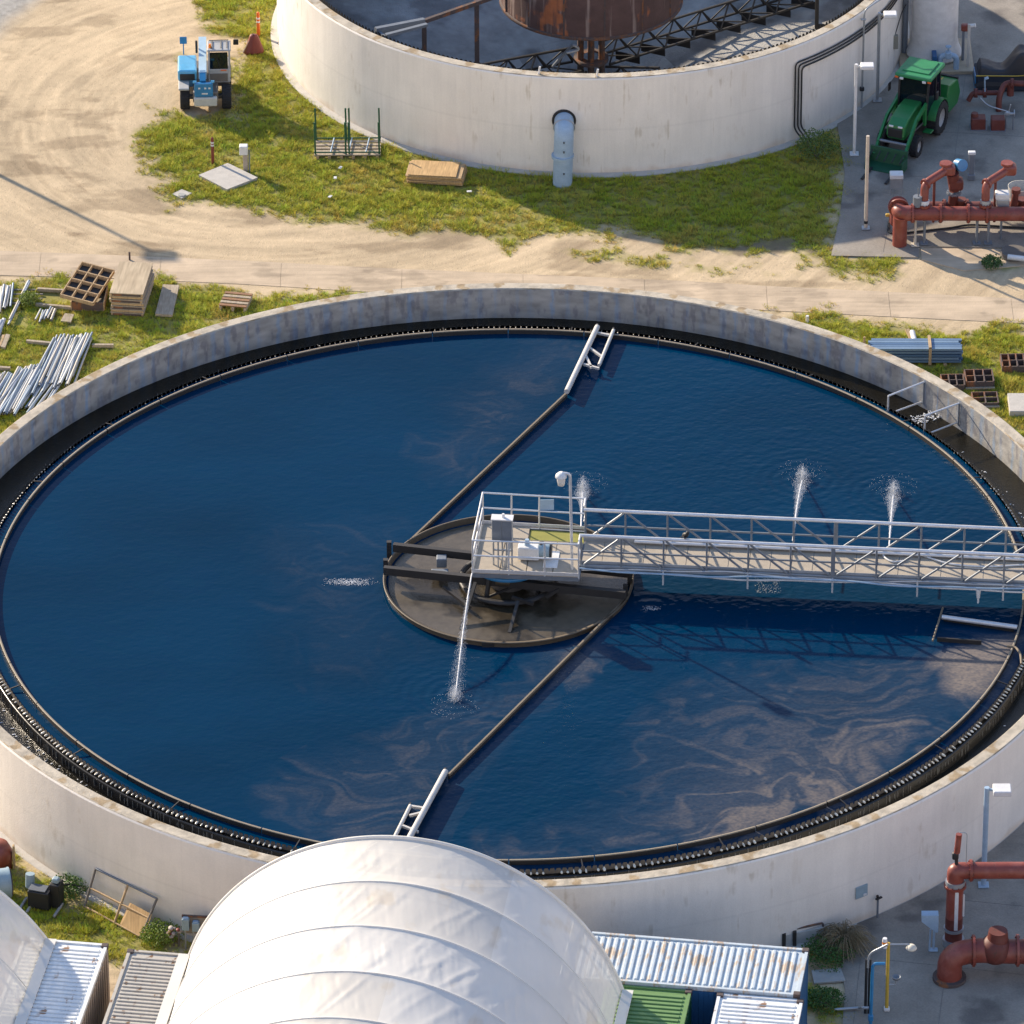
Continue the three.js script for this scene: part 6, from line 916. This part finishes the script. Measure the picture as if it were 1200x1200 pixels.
// ---------------------------------------------------------------- strip below the tank, beside the small dome
{
  const a = P(99, 1063, 0.03), b = P(165, 1099, 0.03), c = P(112, 1018, 1.0), d = P(184, 1053, 1.0), t = thing('leaning_railing', 'bare steel railing frame leaning against the tank wall', 'frame'), q = (u, v) => a.clone().lerp(b, u).lerp(c.clone().lerp(d, u), v);
  for (const v of [0.02, 0.5, 1]) mesh('rail', rod(q(0, v), q(1, v), 0.03), v === 1 ? M.galvDullShade : M.wood, t); for (const u of [0, 0.53, 1]) mesh('post', rod(q(u, 0), q(u, 1), 0.035), u === 0.53 ? M.wood : M.steel, t);
  const pw = thing('plywood_offcut', 'plywood offcut leaning on the bare steel frame', 'plywood'); { const g = new THREE.BufferGeometry(), c4 = [P(140, 1084, 0.05), P(166, 1099, 0.05), P(176, 1071, 0.62), P(152, 1058, 0.62)], o = V(0.05, 0.02, 0.05), k = [...c4, ...c4.map((p) => p.clone().add(o))]; g.setAttribute('position', new THREE.Float32BufferAttribute(k.flatMap((p) => p.toArray()), 3)); g.setIndex([0, 1, 2, 0, 2, 3, 4, 5, 6, 4, 6, 7, 0, 1, 5, 0, 5, 4, 1, 2, 6, 1, 6, 5, 2, 3, 7, 2, 7, 6, 3, 0, 4, 3, 4, 7]); const f = g.toNonIndexed(); f.computeVertexNormals(); mesh('sheet', f, M.plywood, pw); }
  const pu = thing('pump_skid', 'black pump box with two small motors beside the tank', 'pump', P(48, 1062, 0.03), -0.3); mesh('box_body', rbox(0.62, 0.55, 0.42, 0, 0.3, 0, 0.03), M.black, pu); mesh('top_plate', rbox(0.5, 0.03, 0.34, -0.05, 0.6, 0, 0.01), mat(0.12, 0.14, 0.17), pu); mesh('side_box', rbox(0.3, 0.75, 0.4, 0.4, 0.38, -0.2, 0.03), M.black, pu); mesh('motor', rod([-0.42, 0.38, -0.3], [-0.42, 0.78, -0.35], 0.13, 16), M.motor, pu); mesh('motor', rbox(0.2, 0.16, 0.2, 0.4, 0.82, -0.2, 0.05), M.motor, pu); for (const x of [-0.5, -0.25, 0.55]) mesh('foot_beam', rbox(0.08, 0.08, 0.7, x, 0.04, 0.1), M.concreteGrey, pu); mesh('hose', pipe([[0.2, 0.5, -0.2], [0.5, 0.4, -0.7], [0.85, 0.2, -1.0]], 0.03, 0.3), M.black, pu);
  const dr = thing('steel_drum', 'blue-grey steel drum lying beside the pump', 'drum', P(2, 1050, 0.03), 0.2); mesh('shell', rod([-0.55, 0.42, 0], [0.25, 0.42, 0], 0.42, 28), M.motor, dr); for (const x of [-0.5, -0.15, 0.22]) mesh('hoop', disc([x, 0.42, 0], [1, 0, 0], 0.44, 0.05, 28), M.motor, dr); mesh('end', disc([0.27, 0.42, 0], [1, 0, 0], 0.39, 0.04, 28), M.rust, dr);
  const rb = thing('rusty_tank', 'rust-red rounded tank with timber edge by the tank wall', 'tank', P(-2, 1015, 0.03)); mesh('shell', new THREE.LatheGeometry([[0.001, 0], [0.4, 0], [0.42, 0.5], [0.3, 0.75], [0.001, 0.8]].map(([x, y]) => new THREE.Vector2(x, y)), 28), M.red, rb); mesh('timber', rbox(0.06, 0.75, 0.12, 0.46, 0.38, 0.1, 0.01), M.wood, rb);
  const eb = thing('electrical_panel', 'pair of blue-grey electrical boxes on posts beside the dome', 'electrical box', P(222, 1112, 0.03), -0.1); mesh('backboard', rbox(0.75, 0.55, 0.04, 0.25, 0.72, -0.12, 0.01), mat(0.36, 0.31, 0.25), eb); mesh('top_rail', rbox(0.9, 0.06, 0.06, 0.25, 1.02, -0.1, 0.01), M.rust, eb); for (const [x, w, y, h] of [[-0.08, 0.2, 0.82, 0.36], [0.2, 0.2, 0.76, 0.28]]) { mesh('box_body', rbox(w, h, 0.16, x, y, 0, 0.015), M.motor, eb); mesh('box_lid', box(w * 0.7, 0.03, 0.1, x, y + h / 2 + 0.015, 0), M.blueGrey, eb); } for (const x of [-0.1, 0.12, 0.32]) mesh('conduit', rod([x, 0, 0], [x, 0.62, 0], 0.025), M.galv, eb);
  const jk = thing('rag_bundle', 'small bundle of pale and red rags beside the electrical boxes', 'rags', P(206, 1108, 0.03)); const jg = []; for (let i = 0; i < 16; i++) jg.push(new THREE.IcosahedronGeometry(rr(0.04, 0.09), 1).scale(1, 0.7, 1.4).translate(rr(-0.16, 0.16), 0.3 + rr(0, 0.3), rr(-0.1, 0.1))); mesh('rags', jg.slice(0, 8), mat(0.55, 0.48, 0.42), jk); mesh('red_rags', jg.slice(8, 12), M.maroon, jk); mesh('post', [rod([-0.05, 0, 0], [-0.1, 0.5, 0], 0.03), rod([0.08, 0, 0], [0.1, 0.5, 0], 0.03)], M.steel, jk);
}
// ---------------------------------------------------------------- grass and shrubs
{
  const blade = (n, spread, h0, h1, w) => { const pos = [], nor = []; for (let i = 0; i < n; i++) { const a = rr(0, 6.283), r = Math.sqrt(rnd()) * spread, x = r * Math.cos(a), z = r * Math.sin(a), h = rr(h0, h1), l = rr(0.3, 0.9) * h, b = a + rr(-0.9, 0.9), ca = Math.cos(b + 1.57) * w / 2, sa = Math.sin(b + 1.57) * w / 2, tx = x + Math.cos(b) * l, tz = z + Math.sin(b) * l; pos.push(x - ca, 0, z - sa, x + ca, 0, z + sa, tx, h, tz); const nn = V(Math.cos(b) * -0.4, 0.9, Math.sin(b) * -0.4).normalize(); for (let k = 0; k < 3; k++) nor.push(nn.x, nn.y, nn.z); } const g = new THREE.BufferGeometry(); g.setAttribute('position', new THREE.Float32BufferAttribute(pos, 3)); g.setAttribute('normal', new THREE.Float32BufferAttribute(nor, 3)); return g; };
  const mG = new THREE.MeshPhysicalMaterial({ roughness: 0.9, transmission: 0.3, thickness: 0, side: THREE.DoubleSide }); mG.color.setRGB(1, 1, 1);
  const tufts = [blade(22, 0.13, 0.05, 0.13, 0.022), blade(26, 0.16, 0.06, 0.17, 0.024), blade(18, 0.11, 0.04, 0.10, 0.02)], lists = [[], [], []];
  const BARE = [[[231, 208], [267, 192], [304, 211], [266, 227]], [[200, 229], [213, 222], [227, 228], [213, 236]], [[190, 333], [211, 334], [203, 371], [181, 370]], [[364, 188], [368, 164], [450, 164], [449, 190]], [[470, 216], [480, 196], [550, 198], [545, 224]], [[74, 367], [88, 368], [84, 379], [70, 378]], [[42, 340], [84, 343], [84, 358], [44, 357]], [[125, 372], [132, 330], [178, 330], [170, 372]], [[1181, 490], [1185, 464], [1240, 464], [1240, 490]], [[1018, 430], [1022, 400], [1130, 402], [1128, 432]], [[949, 1136], [986, 1133], [992, 1151], [952, 1155]]].map((p) => px2(p));
  const bare = (x, z) => mud(x, z) > 0.3 || BARE.some((p) => sdPoly(p, x, z) > 0.03);
  const inside = (x, z) => bare(x, z) || Math.hypot(x, z) < TANK.r + 0.12 || Math.hypot(x - FAR.x, z - FAR.z) < FAR.r + 0.22;
  const col = new THREE.Color();
  for (const [x0, x1, z0, z1, n] of [[-13, 13, -44, -22.5, 52000], [-18, -4, -25, -8, 21000], [7, 18, -22, -10, 16000], [-15, -8, 4, 17, 7000], [7.4, 10.2, 12, 20.5, 2600]]) for (let i = 0; i < n; i++) {
    const x = rr(x0, x1), z = rr(z0, z1), g = grassAt(x, z), q = rnd(); if (g < 0.12 || q > g * (0.35 + 0.65 * sstep(0.30, 0.44, fbm(x * 1.1 + 50, z * 1.1, 3, 641))) || inside(x, z)) continue;
    const lush = fbm(x * 0.8 + 20, z * 0.8, 3, 601), cl = fbm(x * 3, z * 3, 2, 607), s = (0.36 + 0.85 * cl) * (0.65 + 0.7 * lush) * (0.5 + 0.5 * g), dry = sstep(0.45, 0.75, fbm(x * 1.2, z * 1.2, 3, 613)) * 0.6 + (1 - g) * 0.5 + rr(-0.1, 0.1);
    col.setRGB(mix(0.43, 0.58, dry) * rr(0.8, 1.2), mix(0.43, 0.45, dry) * rr(0.85, 1.15), mix(0.008, 0.07, dry));
    lists[Math.floor(rnd() * 3)].push([V(x, 0.0, z), V(s * 1.15, s, s * 1.15), new THREE.Euler(0, rr(0, 6.28), 0), col.clone()]);
  }
  lists.forEach((l, i) => instances('grass', tufts[i], mG, l, ['short bright green grass around the tanks', 'longer tufts of green grass around the tanks', 'thin short grass blades around the tanks'][i]));
  // leafy shrubs: many leaf-sized faces on stems
  const leafM = (r, g, b) => { const m = new THREE.MeshPhysicalMaterial({ roughness: 0.8, transmission: 0.25, thickness: 0, side: THREE.DoubleSide }); m.color.setRGB(r, g, b); return m; };
  const shrub = (name, label, base, rx, ry, n, m, lift = 0.5, leaf = 0.06) => {
    const t = thing(name, label, 'shrub', base), pos = [];
    for (let i = 0; i < n; i++) { const a = rr(0, 6.283), u = Math.cbrt(rnd()), e = Math.asin(rr(-0.35, 1)), lump = 0.75 + 0.5 * vn(a * 1.6 + 3, e * 2, 19), r = u * lump, c = V(rx * r * Math.cos(a) * Math.cos(e), Math.max(0.02, ry * (lift + (1 - lift) * r * Math.sin(e) * 1.6)), rx * r * Math.sin(a) * Math.cos(e)), d = V(rr(-1, 1), rr(-0.3, 1), rr(-1, 1)).normalize(), s = V(rr(-1, 1), rr(-1, 1), rr(-1, 1)).cross(d).normalize(), L = leaf * rr(0.6, 1.4); const p = c.clone().addScaledVector(d, L), w = L * 0.38; pos.push(...c.toArray(), ...c.clone().addScaledVector(d, L * 0.5).addScaledVector(s, w).toArray(), ...p.toArray(), ...c.toArray(), ...p.toArray(), ...c.clone().addScaledVector(d, L * 0.5).addScaledVector(s, -w).toArray()); }
    const g = new THREE.BufferGeometry(); g.setAttribute('position', new THREE.Float32BufferAttribute(pos, 3)); g.computeVertexNormals(); mesh('foliage', g, m, t);
    const st = []; for (let i = 0; i < 7; i++) { const a = i * 0.9; st.push(rod([0, 0, 0], [rx * 0.5 * Math.cos(a), ry * 0.8, rx * 0.5 * Math.sin(a)], 0.015, 5)); } mesh('stem', st, M.steel, t);
  };
  shrub('leafy_shrub', 'small leafy shrub growing where black conduits meet the ground', P(957, 185, 0), 0.75, 0.75, 1800, leafM(0.10, 0.17, 0.03));
  shrub('leafy_shrub', 'low dark green shrub behind the end of the container', P(968, 1124, 0), 0.75, 0.4, 1800, leafM(0.045, 0.13, 0.015));
  shrub('leafy_shrub', 'low green shrub growing beside the blue container end', P(965, 1178, 0), 0.55, 0.35, 1500, leafM(0.05, 0.14, 0.02));
  shrub('leafy_shrub', 'bright green weed growing behind the grey container', P(188, 1104, 0), 0.6, 0.45, 1300, leafM(0.16, 0.24, 0.02));
  shrub('leafy_shrub', 'small round shrub at the edge of the sandy concrete strip', P(1162, 313, 0), 0.35, 0.3, 900, leafM(0.06, 0.14, 0.03));
  shrub('leafy_shrub', 'dark weeds growing at the tank foot beside the steel frame', P(80, 1046, 0), 0.6, 0.35, 1200, leafM(0.07, 0.15, 0.02));
  shrub('leafy_shrub', 'bright weeds beside the tray and pipes', P(34, 357, 0), 0.35, 0.35, 800, leafM(0.18, 0.24, 0.03));
  shrub('leafy_shrub', 'yellow-green plant growing inside the empty tank sump', V(FAR.x + 0.9, -2.45, FAR.z + 3.2), 0.4, 0.4, 700, leafM(0.22, 0.26, 0.02));
  { const t = thing('dry_shrub', 'brown dry grass clump drooping by the low wall', 'shrub', P(988, 1112, 0)), g = []; for (let i = 0; i < 420; i++) { const a = rr(0, 6.28), r = rr(0.3, 1.0), h = rr(0.3, 0.75); g.push(...pipe([[0, 0.02, 0], [Math.cos(a) * r * 0.5, h, Math.sin(a) * r * 0.5], [Math.cos(a) * r, h * 0.35, Math.sin(a) * r]], 0.009, 0.25, 3)); } const o = mesh('blades', g, leafM(0.26, 0.20, 0.10), t); o.userData.kind = 'stuff'; }
}
renderer.render(scene, camera);
